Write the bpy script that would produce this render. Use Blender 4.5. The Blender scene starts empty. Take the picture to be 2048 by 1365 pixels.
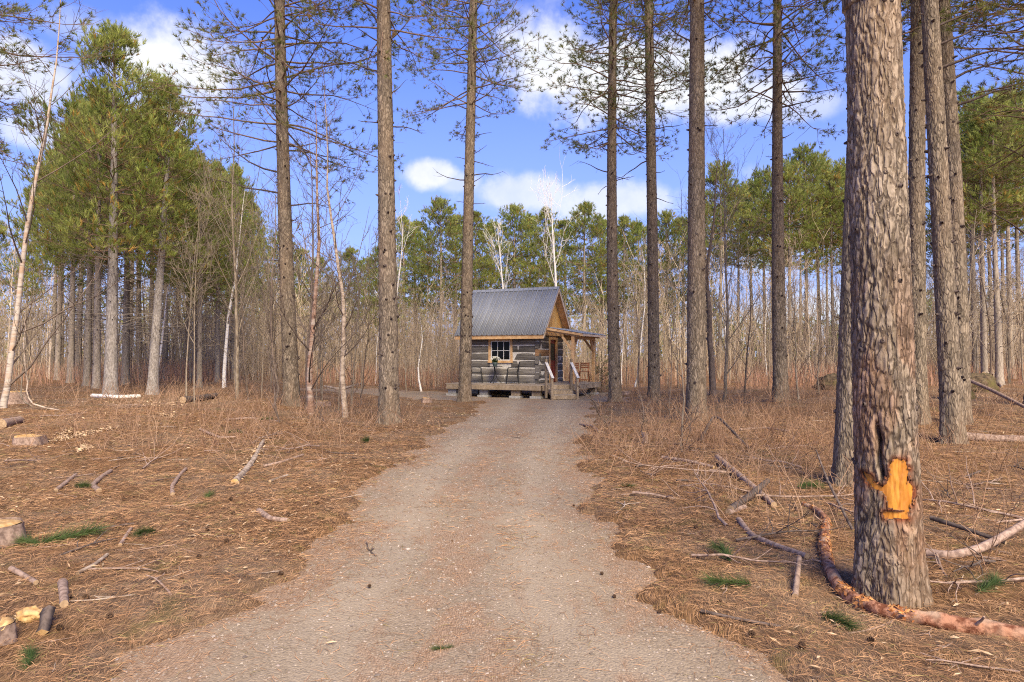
import bpy, bmesh, math, random
import numpy as np
from mathutils import Vector, Matrix

scene = bpy.context.scene
COL = scene.collection
PI = math.pi

# ------------------------------------------------------------------ camera
F = 1365.0            # focal length in photo pixels (photo 2048 x 1365)
HORIZON = 712.0
CAM_Z = 1.7
PITCH = math.atan((HORIZON - 682.5) / F)
cam_data = bpy.data.cameras.new('camera')
cam_data.sensor_width = 36.0
cam_data.lens = 36.0 * F / 2048.0
cam_data.clip_start = 0.05
cam_data.clip_end = 3000.0
cam = bpy.data.objects.new('camera', cam_data)
COL.objects.link(cam)
cam.location = (0, 0, CAM_Z)
cam.rotation_euler = (PI / 2 + PITCH, 0, 0)
scene.camera = cam

# ------------------------------------------------------------------ light and sky
SUN_EL, SUN_AZ = 40.0, 162.0        # azimuth clockwise from +Y: the sun stands behind the viewer's right shoulder
SUN_STRENGTH, SUN_ANGLE = 4.3, 36.0
SKY_STRENGTH = 0.098
EXPOSURE = 0.92
sd = Vector((math.sin(math.radians(SUN_AZ)) * math.cos(math.radians(SUN_EL)),
             math.cos(math.radians(SUN_AZ)) * math.cos(math.radians(SUN_EL)),
             math.sin(math.radians(SUN_EL))))
sun_data = bpy.data.lights.new('sun', 'SUN')
sun_data.energy = SUN_STRENGTH
sun_data.angle = math.radians(SUN_ANGLE)
sun_data.color = (1.0, 0.875, 0.62)
sun = bpy.data.objects.new('sun', sun_data)
COL.objects.link(sun)
sun.rotation_euler = sd.to_track_quat('Z', 'Y').to_euler()
sun.location = (20, -20, 40)

vs = scene.view_settings
vs.view_transform = 'Standard'
vs.look = 'None'
vs.gamma = 1.0
vs.use_curve_mapping = False
vs.exposure = EXPOSURE
scene.cycles.max_bounces = 4
scene.cycles.diffuse_bounces = 2
scene.cycles.glossy_bounces = 2
scene.cycles.transmission_bounces = 3
scene.cycles.transparent_max_bounces = 4
scene.cycles.caustics_reflective = False
scene.cycles.caustics_refractive = False
scene.cycles.use_denoising = False        # the fine grain of needles and bark stays crisp
scene.cycles.filter_width = 1.1
scene.cycles.use_adaptive_sampling = True

def node(nt, t, ins=None, **props):
    n = nt.nodes.new(t)
    for k, v in props.items():
        setattr(n, k, v)
    for k, v in (ins or {}).items():
        s = n.inputs[k]
        if isinstance(v, bpy.types.NodeSocket):
            nt.links.new(v, s)
        else:
            s.default_value = (*v, 1.0) if s.type == 'RGBA' and len(v) == 3 else v
    return n

def mth(nt, op, a, b=None, c=None, clamp=False):
    n = nt.nodes.new('ShaderNodeMath'); n.operation = op; n.use_clamp = clamp
    for i, v in enumerate((a, b, c)):
        if v is None: continue
        if isinstance(v, bpy.types.NodeSocket): nt.links.new(v, n.inputs[i])
        else: n.inputs[i].default_value = v
    return n.outputs[0]

def mixc(nt, fac, a, b, blend='MIX'):
    n = nt.nodes.new('ShaderNodeMix'); n.data_type = 'RGBA'; n.blend_type = blend
    n.clamp_factor = True
    for i, v in ((0, fac), (6, a), (7, b)):
        if isinstance(v, bpy.types.NodeSocket): nt.links.new(v, n.inputs[i])
        elif i == 0: n.inputs[0].default_value = v
        else: n.inputs[i].default_value = (*v, 1.0) if len(v) == 3 else v
    return n.outputs[2]

def sstep(nt, v, a, b):
    n = nt.nodes.new('ShaderNodeMapRange'); n.interpolation_type = 'SMOOTHSTEP'
    nt.links.new(v, n.inputs[0])
    n.inputs[1].default_value = a; n.inputs[2].default_value = b
    n.inputs[3].default_value = 0.0; n.inputs[4].default_value = 1.0
    return n.outputs[0]

def azel(px, py):
    x = (px - 1024.0) / F; z = (HORIZON - py) / F
    return math.atan2(x, 1.0), math.atan2(z, math.hypot(x, 1.0))

def build_world():
    w = bpy.data.worlds.new('World'); scene.world = w; w.use_nodes = True
    nt = w.node_tree; nt.nodes.clear()
    sky = node(nt, 'ShaderNodeTexSky', sky_type='NISHITA', sun_disc=False,
               sun_elevation=math.radians(SUN_EL), sun_rotation=math.radians(SUN_AZ),
               altitude=300.0, air_density=1.0, dust_density=0.4, ozone_density=3.0)
    hs = node(nt, 'ShaderNodeHueSaturation', {'Hue': 0.51, 'Saturation': 1.2, 'Value': 1.0, 'Color': sky.outputs[0]})
    base = mixc(nt, 1.0, hs.outputs[0], (1.04, 0.98, 1.48), 'MULTIPLY')
    tc = node(nt, 'ShaderNodeTexCoord')
    d = tc.outputs['Generated']
    sp = node(nt, 'ShaderNodeSeparateXYZ', {0: d})
    az = mth(nt, 'ARCTAN2', sp.outputs[0], sp.outputs[1])
    el = mth(nt, 'ARCSINE', sp.outputs[2])
    cv = node(nt, 'ShaderNodeCombineXYZ', {0: az, 1: el, 2: 0.0}).outputs[0]
    big = node(nt, 'ShaderNodeTexNoise', {'Vector': d, 'Scale': 9.0, 'Detail': 6.0, 'Roughness': 0.55})
    fine = node(nt, 'ShaderNodeTexNoise', {'Vector': d, 'Scale': 26.0, 'Detail': 7.0, 'Roughness': 0.6})
    nz = mth(nt, 'ADD', mth(nt, 'MULTIPLY', mth(nt, 'SUBTRACT', big.outputs[0], 0.5), 1.5),
             mth(nt, 'MULTIPLY', mth(nt, 'SUBTRACT', fine.outputs[0], 0.5), 0.8))
    clouds = [(1100, 115, 115, 95, 1.0), (1240, 160, 150, 75, 1.0), (1400, 160, 130, 75, 1.0), (1490, 195, 130, 45, .85), (1330, 120, 120, 50, .9),
              (320, 125, 130, 80, 1.0), (330, 215, 100, 50, .7), (860, 345, 62, 30, .85), (925, 365, 60, 24, .5), (1030, 385, 120, 42, .65), (1230, 400, 130, 40, .7), (180, 60, 120, 40, .4),
              (40, 130, 100, 60, .75), (55, 262, 60, 30, .6), (1600, 215, 90, 30, .5), (1650, 640, 300, 60, .8), (520, 600, 260, 60, .35)]
    m = None
    for px, py, rx, ry, s in clouds:
        a, e = azel(px, py)
        v = node(nt, 'ShaderNodeVectorMath', {0: cv, 1: (a, e, 0)}, operation='SUBTRACT').outputs[0]
        v = node(nt, 'ShaderNodeVectorMath', {0: v, 1: (F / rx, F / ry, 0)}, operation='MULTIPLY').outputs[0]
        ln = node(nt, 'ShaderNodeVectorMath', {0: v}, operation='LENGTH').outputs['Value']
        r = mth(nt, 'ADD', mth(nt, 'SUBTRACT', 1.22, ln), nz)
        r = mth(nt, 'MULTIPLY', sstep(nt, r, 0.05, 0.75), s)
        m = r if m is None else mth(nt, 'MAXIMUM', m, r)
    # scattered fair-weather cloud over the whole dome
    gen = node(nt, 'ShaderNodeTexNoise', {'Vector': d, 'Scale': 3.4, 'Detail': 7.0, 'Roughness': 0.55})
    g = mth(nt, 'MULTIPLY', sstep(nt, gen.outputs[0], 0.6, 0.75), 0.75)
    m = mth(nt, 'MAXIMUM', m, g)
    shade = sstep(nt, mth(nt, 'ADD', fine.outputs[0], big.outputs[0]), 0.7, 1.25)
    ccol = mixc(nt, shade, (5.0, 5.2, 5.8), (6.0, 6.0, 6.0))
    low = sstep(nt, el, 0.02, 0.60)
    base = mixc(nt, mth(nt, 'MULTIPLY', mth(nt, 'SUBTRACT', 1.0, low), 0.76), base, (2.3, 3.05, 5.5))
    c = mixc(nt, m, base, ccol)
    bg = node(nt, 'ShaderNodeBackground', {'Color': c, 'Strength': SKY_STRENGTH})
    out = node(nt, 'ShaderNodeOutputWorld')
    nt.links.new(bg.outputs[0], out.inputs[0])
build_world()

# ------------------------------------------------------------------ numeric helpers
def _hash(ix, iy, iz, seed):
    h = (ix.astype(np.int64) * 374761393 + iy.astype(np.int64) * 668265263 + iz.astype(np.int64) * 2147483647 + seed * 1274126177) & 0xFFFFFFFF
    h = ((h ^ (h >> 13)) * 1274126177) & 0xFFFFFFFF
    h = ((h ^ (h >> 16)) * 2246822519) & 0xFFFFFFFF
    return ((h ^ (h >> 15)) & 0xFFFFFF) / float(0xFFFFFF)

def vnoise(x, y, z=None, seed=0):
    x = np.asarray(x, float); y = np.asarray(y, float)
    z = np.zeros_like(x) if z is None else np.asarray(z, float)
    ix, iy, iz = np.floor(x), np.floor(y), np.floor(z)
    fx, fy, fz = x - ix, y - iy, z - iz
    fx = fx * fx * (3 - 2 * fx); fy = fy * fy * (3 - 2 * fy); fz = fz * fz * (3 - 2 * fz)
    r = 0
    for a in (0, 1):
        for b in (0, 1):
            for c in (0, 1):
                w = (fx if a else 1 - fx) * (fy if b else 1 - fy) * (fz if c else 1 - fz)
                r = r + w * _hash(ix + a, iy + b, iz + c, seed)
    return r

def fbm(x, y, z=None, seed=0, oct=4, gain=0.5):
    r = 0; a = 1.0; t = 0; s = 1.0
    for o in range(oct):
        r = r + a * vnoise(np.asarray(x) * s, np.asarray(y) * s, None if z is None else np.asarray(z) * s, seed + o * 17)
        t += a; a *= gain; s *= 2.03
    return r / t

def worley(x, y, period_x=None, seed=0):
    """F1, F2 and the nearest cell's random number, in a plane that may wrap in x."""
    ix, iy = np.floor(x), np.floor(y)
    f1 = np.full(x.shape, 9.0); f2 = f1.copy(); cid = np.zeros(x.shape)
    for a in (-1, 0, 1):
        for b in (-1, 0, 1):
            cx, cy = ix + a, iy + b
            hx = np.mod(cx, period_x) if period_x else cx
            z0 = np.zeros_like(cx)
            px = cx + 0.1 + 0.8 * _hash(hx, cy, z0, seed); py = cy + 0.1 + 0.8 * _hash(hx, cy, z0, seed + 5)
            d = np.hypot(px - x, py - y)
            near = d < f1
            f2 = np.where(near, f1, np.minimum(f2, d))
            cid = np.where(near, _hash(hx, cy, z0, seed + 9), cid)
            f1 = np.where(near, d, f1)
    return f1, f2, cid

def S(a, b, v):
    t = np.clip((np.asarray(v, float) - a) / (b - a), 0, 1)
    return t * t * (3 - 2 * t)

def unit(v):
    v = np.asarray(v, float)
    return v / np.maximum(np.linalg.norm(v, axis=-1, keepdims=True), 1e-9)

# ------------------------------------------------------------------ mesh building
class Buf:
    """Collects verts, faces, a tint per vertex and a material slot per face; build() links ONE mesh object."""
    def __init__(self):
        self.v, self.q, self.t, self.qm, self.tm, self.c, self.n = [], [], [], [], [], [], 0
    def add(self, V, quads=None, tris=None, mat=0, tint=None):
        V = np.asarray(V, float).reshape(-1, 3)
        if len(V) == 0: return
        self.v.append(V)
        if tint is None: c = np.ones((len(V), 3))
        else:
            c = np.asarray(tint, float)
            c = np.broadcast_to(c, (len(V), 3)) if c.ndim == 1 else c
        self.c.append(c)
        if quads is not None and len(quads):
            self.q.append(np.asarray(quads, np.int64).reshape(-1, 4) + self.n)
            self.qm.append(np.broadcast_to(np.asarray(mat), (len(self.q[-1]),)))
        if tris is not None and len(tris):
            self.t.append(np.asarray(tris, np.int64).reshape(-1, 3) + self.n)
            self.tm.append(np.broadcast_to(np.asarray(mat), (len(self.t[-1]),)))
        self.n += len(V)
    def mesh(self, name, mats, smooth=False):
        V = np.concatenate(self.v); C = np.concatenate(self.c)
        Q = np.concatenate(self.q) if self.q else np.zeros((0, 4), np.int64)
        T = np.concatenate(self.t) if self.t else np.zeros((0, 3), np.int64)
        M = np.concatenate(self.qm + self.tm)
        me = bpy.data.meshes.new(name)
        me.vertices.add(len(V)); me.vertices.foreach_set('co', V.astype(np.float32).ravel())
        nl = Q.size + T.size
        me.loops.add(nl)
        me.loops.foreach_set('vertex_index', np.concatenate([Q.ravel(), T.ravel()]).astype(np.int32))
        me.polygons.add(len(Q) + len(T))
        ls = np.concatenate([np.arange(len(Q)) * 4, Q.size + np.arange(len(T)) * 3]).astype(np.int32)
        me.polygons.foreach_set('loop_start', ls)
        me.polygons.foreach_set('material_index', M.astype(np.int32))
        if smooth: me.polygons.foreach_set('use_smooth', np.ones(len(M), bool))
        at = me.attributes.new('tint', 'FLOAT_COLOR', 'POINT')
        at.data.foreach_set('color', np.concatenate([C, np.ones((len(C), 1))], 1).astype(np.float32).ravel())
        for m in (mats if isinstance(mats, (list, tuple)) else [mats]): me.materials.append(m)
        me.update(calc_edges=True)
        return me
    def build(self, name, mats, parent=None, smooth=False):
        return link(name, self.mesh(name, mats, smooth), parent)

def link(name, mesh, parent=None, loc=None, rotz=0.0, scale=None):
    o = bpy.data.objects.new(name, mesh)
    COL.objects.link(o)
    if parent is not None: o.parent = parent
    if loc is not None: o.location = loc
    if rotz: o.rotation_euler = (0, 0, rotz)
    if scale is not None: o.scale = scale
    return o

def tag(o, label, cat, group=None, kind=None):
    if label: o['label'] = label
    if cat: o['category'] = cat
    if group: o['group'] = group
    if kind: o['kind'] = kind
    return o

def thing(name, label, cat, loc=(0, 0, 0), rotz=0.0, group=None):
    o = link(name, None, None, loc, rotz)
    o.empty_display_size = 0.2
    return tag(o, label, cat, group)

def copy_tree(o, parent=None):
    c = o.copy(); COL.objects.link(c); c.parent = parent
    for ch in list(o.children): copy_tree(ch, c)
    return c

def add_tubes(buf, polys, sides=4, mat=0, tint=None, cap=False):
    """polys: list of (points (k,3), radii (k,)[, tint]); all those with one k are made in one go."""
    groups = {}
    for p in polys: groups.setdefault(len(p[0]), []).append(p)
    for k, ps in groups.items():
        P = np.array([p[0] for p in ps], float); R = np.array([p[1] for p in ps], float)
        T = unit(np.gradient(P, axis=1))
        D = unit(P[:, -1] - P[:, 0])
        ref = np.eye(3)[np.argmin(np.abs(D), axis=1)][:, None, :]
        nrm = unit(ref - (ref * T).sum(-1, keepdims=True) * T)
        bi = np.cross(T, nrm)
        a = np.arange(sides) * 2 * PI / sides
        V = P[:, :, None, :] + R[:, :, None, None] * (np.cos(a)[None, None, :, None] * nrm[:, :, None, :] + np.sin(a)[None, None, :, None] * bi[:, :, None, :])
        m = len(ps)
        idx = np.arange(m * k * sides).reshape(m, k, sides)
        nx = np.roll(idx, -1, axis=2)
        Q = np.stack([idx[:, :-1], nx[:, :-1], nx[:, 1:], idx[:, 1:]], -1).reshape(-1, 4)
        if len(ps[0]) > 2:
            c = np.repeat(np.array([p[2] for p in ps], float), k * sides, axis=0)
        else: c = tint
        buf.add(V, Q, None, mat, c)
        if cap:
            for e in (0, -1):
                Cn = P[:, e]; ring = V[:, e]
                VV = np.concatenate([ring, Cn[:, None, :]], 1)
                ii = np.arange(m * (sides + 1)).reshape(m, sides + 1)
                r = ii[:, :sides]; r2 = np.roll(r, -1, axis=1); cc = np.repeat(ii[:, sides:], sides, 1)
                tr = np.stack([r, r2, cc] if e == -1 else [r2, r, cc], -1).reshape(-1, 3)
                buf.add(VV, None, tr, cap if not isinstance(cap, bool) else mat, None if cap is not True else (tint if len(ps[0]) < 3 else None))

def add_tufts(buf, C, A, n, L, W, g, spread=(0.15, 1.1), stem=0.0, mat=1, tint=None):
    """Needle tufts: n thin triangles fanned round the axis A at each centre C."""
    C = np.asarray(C, float).reshape(-1, 3); A = unit(np.asarray(A, float).reshape(-1, 3)); m = len(C)
    if m == 0: return
    A2 = np.repeat(A, n, 0); C2 = np.repeat(C, n, 0)
    rv = unit(g.normal(size=(m * n, 3)))
    perp = unit(rv - (rv * A2).sum(-1, keepdims=True) * A2)
    al = g.uniform(spread[0], spread[1], (m * n, 1))
    d = A2 * np.cos(al) + perp * np.sin(al)
    ln = L * g.uniform(0.65, 1.15, (m * n, 1))
    b = C2 + A2 * (stem * g.uniform(0, 1, (m * n, 1)))
    side = unit(np.cross(d, g.normal(size=(m * n, 3)))) * (W * 0.5)
    V = np.stack([b - side, b + side, b + d * ln], 1).reshape(-1, 3)
    tris = np.arange(len(V)).reshape(-1, 3)
    c = None if tint is None else (np.repeat(tint, n * 3, 0) if np.ndim(tint) == 2 else tint)
    buf.add(V, None, tris, mat, c)

def walk(p, d, length, k, g, wig=0.12, curve=0.0, r0=0.02, r1=0.003, curve2=None):
    """A wandering polyline: k points, bending upwards by curve (to curve2 at its end)."""
    pts = [np.array(p, float)]; d = unit(d); st = length / (k - 1)
    for i in range(k - 1):
        t = i / max(1, k - 2)
        c = curve if curve2 is None else curve + (curve2 - curve) * t
        d = unit(d + g.normal(size=3) * wig + np.array([0, 0, c]))
        pts.append(pts[-1] + d * st)
    return np.array(pts), np.linspace(r0, r1, k)

def at_poly(P, t):
    x = t * (len(P) - 1); i = min(int(x), len(P) - 2); f = x - i
    return P[i] * (1 - f) + P[i + 1] * f, unit(P[i + 1] - P[i])

def box_bm(x0, x1, y0, y1, z0, z1, bevel=0.0):
    bm = bmesh.new()
    bmesh.ops.create_cube(bm, size=1.0)
    for v in bm.verts:
        v.co = ((x0 + x1) / 2 + v.co.x * (x1 - x0), (y0 + y1) / 2 + v.co.y * (y1 - y0), (z0 + z1) / 2 + v.co.z * (z1 - z0))
    if bevel: bmesh.ops.bevel(bm, geom=list(bm.edges), offset=bevel, segments=1, affect='EDGES')
    return bm

def bm_obj(name, bm, mat, parent=None, smooth=False):
    me = bpy.data.meshes.new(name); bm.to_mesh(me); bm.free()
    at = me.attributes.new('tint', 'FLOAT_COLOR', 'POINT'); at.data.foreach_set('color', np.ones(len(me.vertices) * 4, np.float32))
    for m in (mat if isinstance(mat, (list, tuple)) else [mat]): me.materials.append(m)
    if smooth: me.polygons.foreach_set('use_smooth', np.ones(len(me.polygons), bool))
    return link(name, me, parent)

def box(name, x0, x1, y0, y1, z0, z1, mat, parent, bevel=0.004):
    return bm_obj(name, box_bm(x0, x1, y0, y1, z0, z1, bevel), mat, parent)

def bar(name, a, b, w, h, mat, parent, bevel=0.003):
    """A square bar from a to b (w across, h high)."""
    a, b = Vector(a), Vector(b); L = (b - a).length
    bm = box_bm(0, L, -w / 2, w / 2, -h / 2, h / 2, bevel)
    q = (b - a).to_track_quat('X', 'Z')
    bm.transform(Matrix.Translation(a) @ q.to_matrix().to_4x4())
    return bm_obj(name, bm, mat, parent)

def prism(name, pts, axis, t0, t1, mat, parent):
    """A polygon extruded: pts are 2-D, axis 'x' (pts = y,z), 'y' (x,z) or 'z' (x,y)."""
    bm = bmesh.new()
    def mk(p, t): return {'x': (t, p[0], p[1]), 'y': (p[0], t, p[1]), 'z': (p[0], p[1], t)}[axis]
    A = [bm.verts.new(mk(p, t0)) for p in pts]; B = [bm.verts.new(mk(p, t1)) for p in pts]
    bm.faces.new(A); bm.faces.new(B[::-1])
    n = len(pts)
    for i in range(n): bm.faces.new((A[i], B[i], B[(i + 1) % n], A[(i + 1) % n]))
    bmesh.ops.recalc_face_normals(bm, faces=list(bm.faces))
    return bm_obj(name, bm, mat, parent)

# ------------------------------------------------------------------ materials
def new_mat(name):
    m = bpy.data.materials.new(name); m.use_nodes = True
    nt = m.node_tree; nt.nodes.clear()
    out = node(nt, 'ShaderNodeOutputMaterial')
    return m, nt, out

def coords(nt, scale=(1, 1, 1), rot=(0, 0, 0), src='Object'):
    tc = node(nt, 'ShaderNodeTexCoord')
    mp = node(nt, 'ShaderNodeMapping', {'Vector': tc.outputs[src], 'Rotation': rot, 'Scale': scale})
    return mp.outputs[0]

def finish(nt, out, col, rough=0.85, height=None, bump=0.3, dist=0.02, spec=0.25, metallic=0.0):
    ins = {'Base Color': col, 'Roughness': rough, 'Specular IOR Level': spec, 'Metallic': metallic}
    p = node(nt, 'ShaderNodeBsdfPrincipled', ins)
    if height is not None:
        b = node(nt, 'ShaderNodeBump', {'Height': height, 'Strength': bump, 'Distance': dist})
        nt.links.new(b.outputs[0], p.inputs['Normal'])
    nt.links.new(p.outputs[0], out.inputs[0])
    return p

def tinted(nt, col):
    a = node(nt, 'ShaderNodeAttribute', attribute_name='tint')
    return mixc(nt, 1.0, col, a.outputs['Color'], 'MULTIPLY')

def vary(nt, col, amount=0.25):
    """A small brightness shift from one object to the next."""
    oi = node(nt, 'ShaderNodeObjectInfo')
    v = mth(nt, 'ADD', mth(nt, 'MULTIPLY', oi.outputs['Random'], amount), 1.0 - amount / 2)
    cc = node(nt, 'ShaderNodeCombineColor', {0: v, 1: v, 2: v}).outputs[0]
    return mixc(nt, 1.0, col, cc, 'MULTIPLY')

def noise_mat(name, c1, c2, scale=(6, 6, 6), detail=5, lo=0.35, hi=0.65, rough=0.85, bump=0.3, dist=0.01, spec=0.2, var=0.0, c3=None, tint=True, rough_n=0.6):
    m, nt, out = new_mat(name)
    v = coords(nt, scale)
    n = node(nt, 'ShaderNodeTexNoise', {'Vector': v, 'Scale': 1.0, 'Detail': detail, 'Roughness': rough_n})
    f = sstep(nt, n.outputs[0], lo, hi)
    c = mixc(nt, f, c1, c2)
    if c3 is not None:
        n2 = node(nt, 'ShaderNodeTexNoise', {'Vector': v, 'Scale': 0.23, 'Detail': 3.0})
        c = mixc(nt, sstep(nt, n2.outputs[0], 0.45, 0.68), c, c3)
    if tint: c = tinted(nt, c)
    if var: c = vary(nt, c, var)
    finish(nt, out, c, rough, n.outputs[0] if bump else None, bump, dist, spec)
    return m

def leaf_mat(name, c1, c2, trans=0.3, var=0.2, scale=1.5):
    m, nt, out = new_mat(name)
    n = node(nt, 'ShaderNodeTexNoise', {'Vector': coords(nt), 'Scale': scale, 'Detail': 3.0})
    c = mixc(nt, sstep(nt, n.outputs[0], 0.35, 0.65), c1, c2)
    c = vary(nt, tinted(nt, c), var)
    d = node(nt, 'ShaderNodeBsdfPrincipled', {'Base Color': c, 'Roughness': 0.6, 'Specular IOR Level': 0.25})
    t = node(nt, 'ShaderNodeBsdfTranslucent', {'Color': c})
    mx = node(nt, 'ShaderNodeMixShader', {0: trans, 1: d.outputs[0], 2: t.outputs[0]})
    nt.links.new(mx.outputs[0], out.inputs[0])
    return m

def bark_mat(name, plate, furrow, red, scale=1.0, red_amt=0.5, bump=0.6, dist=0.02, var=0.2, red_low=True):
    """Scaly conifer bark: stretched cells for plates, a fine grain, rusty patches."""
    m, nt, out = new_mat(name)
    v = coords(nt, (scale, scale, scale * 0.26))
    wn = node(nt, 'ShaderNodeTexNoise', {'Vector': v, 'Scale': 9.0, 'Detail': 3.0})
    vv = node(nt, 'ShaderNodeVectorMath', {0: v, 1: node(nt, 'ShaderNodeVectorMath', {0: wn.outputs['Color'], 1: (0.13, 0.13, 0.10)}, operation='MULTIPLY').outputs[0]}, operation='ADD').outputs[0]
    vo = node(nt, 'ShaderNodeTexVoronoi', {'Vector': vv, 'Scale': 26.0}, feature='DISTANCE_TO_EDGE')
    vc = node(nt, 'ShaderNodeTexVoronoi', {'Vector': vv, 'Scale': 26.0}, feature='F1')
    ns = node(nt, 'ShaderNodeTexNoise', {'Vector': v, 'Scale': 42.0, 'Detail': 6.0, 'Roughness': 0.7})
    nl = node(nt, 'ShaderNodeTexNoise', {'Vector': v, 'Scale': 2.2, 'Detail': 3.0})
    edge = sstep(nt, vo.outputs['Distance'], 0.0, 0.22)
    c = mixc(nt, edge, furrow, plate)
    rnd = node(nt, 'ShaderNodeSeparateColor', {0: vc.outputs['Color']}).outputs[0]
    bright = mth(nt, 'ADD', 0.66, mth(nt, 'MULTIPLY', rnd, 0.62))
    c = mixc(nt, 1.0, c, node(nt, 'ShaderNodeCombineColor', {0: bright, 1: bright, 2: bright}).outputs[0], 'MULTIPLY')
    rf = mth(nt, 'MULTIPLY', sstep(nt, nl.outputs[0], 0.42, 0.66), red_amt)
    c = mixc(nt, rf, c, red)
    c = mixc(nt, mth(nt, 'MULTIPLY', sstep(nt, ns.outputs[0], 0.5, 0.75), 0.45), c, (plate[0] * 1.45, plate[1] * 1.45, plate[2] * 1.45))
    c = vary(nt, tinted(nt, c), var)
    h = mth(nt, 'ADD', mth(nt, 'MULTIPLY', edge, 0.7), mth(nt, 'MULTIPLY', ns.outputs[0], 0.5))
    finish(nt, out, c, 0.9, h, bump, dist, 0.15)
    return m

M = {}
M['bark_near'] = bark_mat('bark_near', (.27, .21, .155), (.115, .084, .06), (.27, .155, .085), 1.0, .32, .8, .016, 0.0)
M['bark'] = bark_mat('pine_bark', (.255, .20, .145), (.132, .10, .072), (.245, .16, .10), .9, .34, .7, .02, .15)
M['bark_far'] = noise_mat('far_pine_bark', (.20, .16, .125), (.37, .305, .24), (22, 22, 7), 4, .3, .7, .9, .5, .03, .1, .35)
M['bark_grey'] = noise_mat('grey_pine_bark', (.19, .16, .14), (.42, .37, .335), (26, 26, 9), 5, .3, .7, .9, .6, .03, .1, .2)
M['stub'] = noise_mat('dead_branch_wood', (.05, .036, .03), (.14, .105, .09), (30, 30, 30), 3, .3, .7, .9, .2, .005, .1)
M['twig'] = noise_mat('pine_twig_bark', (.14, .09, .062), (.27, .18, .13), (12, 12, 12), 3, .3, .7, .9, 0, .005, .1, .15)
M['dead_twig'] = noise_mat('dead_twig_bark', (.15, .12, .10), (.30, .25, .21), (12, 12, 12), 3, .3, .7, .9, 0, .005, .1, .25)
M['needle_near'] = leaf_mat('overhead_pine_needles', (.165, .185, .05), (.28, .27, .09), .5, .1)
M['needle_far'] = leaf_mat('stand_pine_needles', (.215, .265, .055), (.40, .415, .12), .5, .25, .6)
M['needle_green'] = leaf_mat('fresh_green_needles', (.05, .085, .025), (.11, .15, .05), .25, .2, 9)
M['spruce'] = leaf_mat('spruce_needles', (.06, .12, .03), (.13, .20, .05), .25, .2)
M['birch'] = noise_mat('birch_bark', (.18, .14, .11), (.46, .39, .325), (5, 5, 26), 4, .32, .52, .75, .3, .004, .2, .2, (.40, .27, .18))
M['birch_white'] = noise_mat('white_birch_bark', (.42, .35, .30), (.80, .74, .68), (4, 4, 18), 4, .30, .48, .7, .2, .004, .2, .15)
M['copper_birch'] = noise_mat('coppery_birch_bark', (.14, .075, .05), (.33, .20, .14), (9, 9, 22), 5, .34, .62, .7, .6, .01, .25, .1, (.42, .34, .28))
M['pale_stem'] = noise_mat('peeling_pale_bark', (.22, .16, .115), (.46, .36, .28), (8, 8, 16), 4, .34, .62, .8, .5, .008, .2, .1)
M['sapling'] = noise_mat('sapling_bark', (.16, .12, .085), (.31, .25, .185), (14, 14, 6), 4, .3, .7, .85, .3, .004, .2, .3)
M['dark_stem'] = noise_mat('dark_shrub_bark', (.09, .065, .05), (.19, .14, .11), (14, 14, 6), 4, .3, .7, .85, .3, .004, .2, .3)
M['thicket'] = noise_mat('thicket_stems', (.29, .215, .15), (.50, .395, .285), (1.5, 1.5, 1.5), 3, .3, .7, .9, 0, .0, .1)
M['brush'] = noise_mat('dry_red_brush', (.36, .185, .115), (.50, .295, .20), (.8, .8, .8), 3, .3, .7, .9, 0, 0, .1)
M['tan_shrub'] = noise_mat('tan_shrub_stems', (.33, .235, .16), (.54, .42, .30), (.5, .5, .5), 4, .35, .65, .9, 0, 0, .1)
M['old_cut'] = noise_mat('weathered_cut_end', (.26, .17, .10), (.46, .32, .19), (30, 30, 30), 4, .3, .7, .85, .3, .004, .2)
M['straw'] = noise_mat('dry_stalks', (.26, .15, .10), (.40, .27, .18), (2, 2, 2), 3, .3, .7, .9, 0, 0, .1)
M['needle_litter'] = noise_mat('fallen_needles', (.29, .148, .068), (.455, .262, .135), (3, 3, 3), 3, .3, .7, .8, 0, 0, .25)
M['stone'] = noise_mat('gravel_stones', (.28, .215, .165), (.44, .36, .29), (6, 6, 6), 3, .3, .7, .9, .2, .003, .2)
M['chip'] = noise_mat('wood_chips', (.44, .28, .15), (.64, .47, .30), (9, 9, 9), 3, .3, .7, .85, 0, 0, .2)
M['cut_wood'] = noise_mat('fresh_cut_pine', (.40, .22, .075), (.62, .41, .19), (18, 18, 6), 5, .3, .7, .75, .4, .006, .25)
M['blaze'] = noise_mat('resin_soaked_wood', (.36, .125, .012), (.57, .255, .035), (55, 55, 7), 6, .34, .60, .45, .5, .004, .4, 0, (.40, .15, .02))
M['inner_bark'] = noise_mat('torn_inner_bark', (.17, .055, .02), (.36, .15, .06), (40, 40, 25), 5, .3, .7, .7, .7, .006, .3)
M['red_log'] = noise_mat('flaking_red_pine_bark', (.15, .05, .022), (.42, .20, .115), (22, 22, 22), 6, .40, .60, .75, .9, .012, .25, 0, (.48, .32, .21))
M['flake'] = noise_mat('bark_flakes', (.30, .09, .025), (.60, .30, .11), (20, 20, 20), 3, .3, .7, .8, 0, 0, .25)
M['fallen'] = noise_mat('fallen_branch_bark', (.19, .125, .095), (.40, .28, .215), (24, 24, 24), 5, .34, .66, .85, .5, .006, .2, .25)
M['fallen_dark'] = noise_mat('dark_fallen_bark', (.065, .048, .04), (.16, .12, .10), (20, 20, 20), 5, .34, .66, .9, .5, .006, .15, .2)
M['cone'] = noise_mat('pine_cone', (.045, .028, .02), (.13, .075, .045), (60, 60, 60), 3, .3, .7, .9, .3, .002, .15, .2)
M['moss'] = noise_mat('mossy_earth', (.06, .043, .028), (.16, .115, .07), (7, 7, 7), 6, .34, .66, .95, 1.0, .06, .1, 0, (.12, .10, .035))

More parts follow.
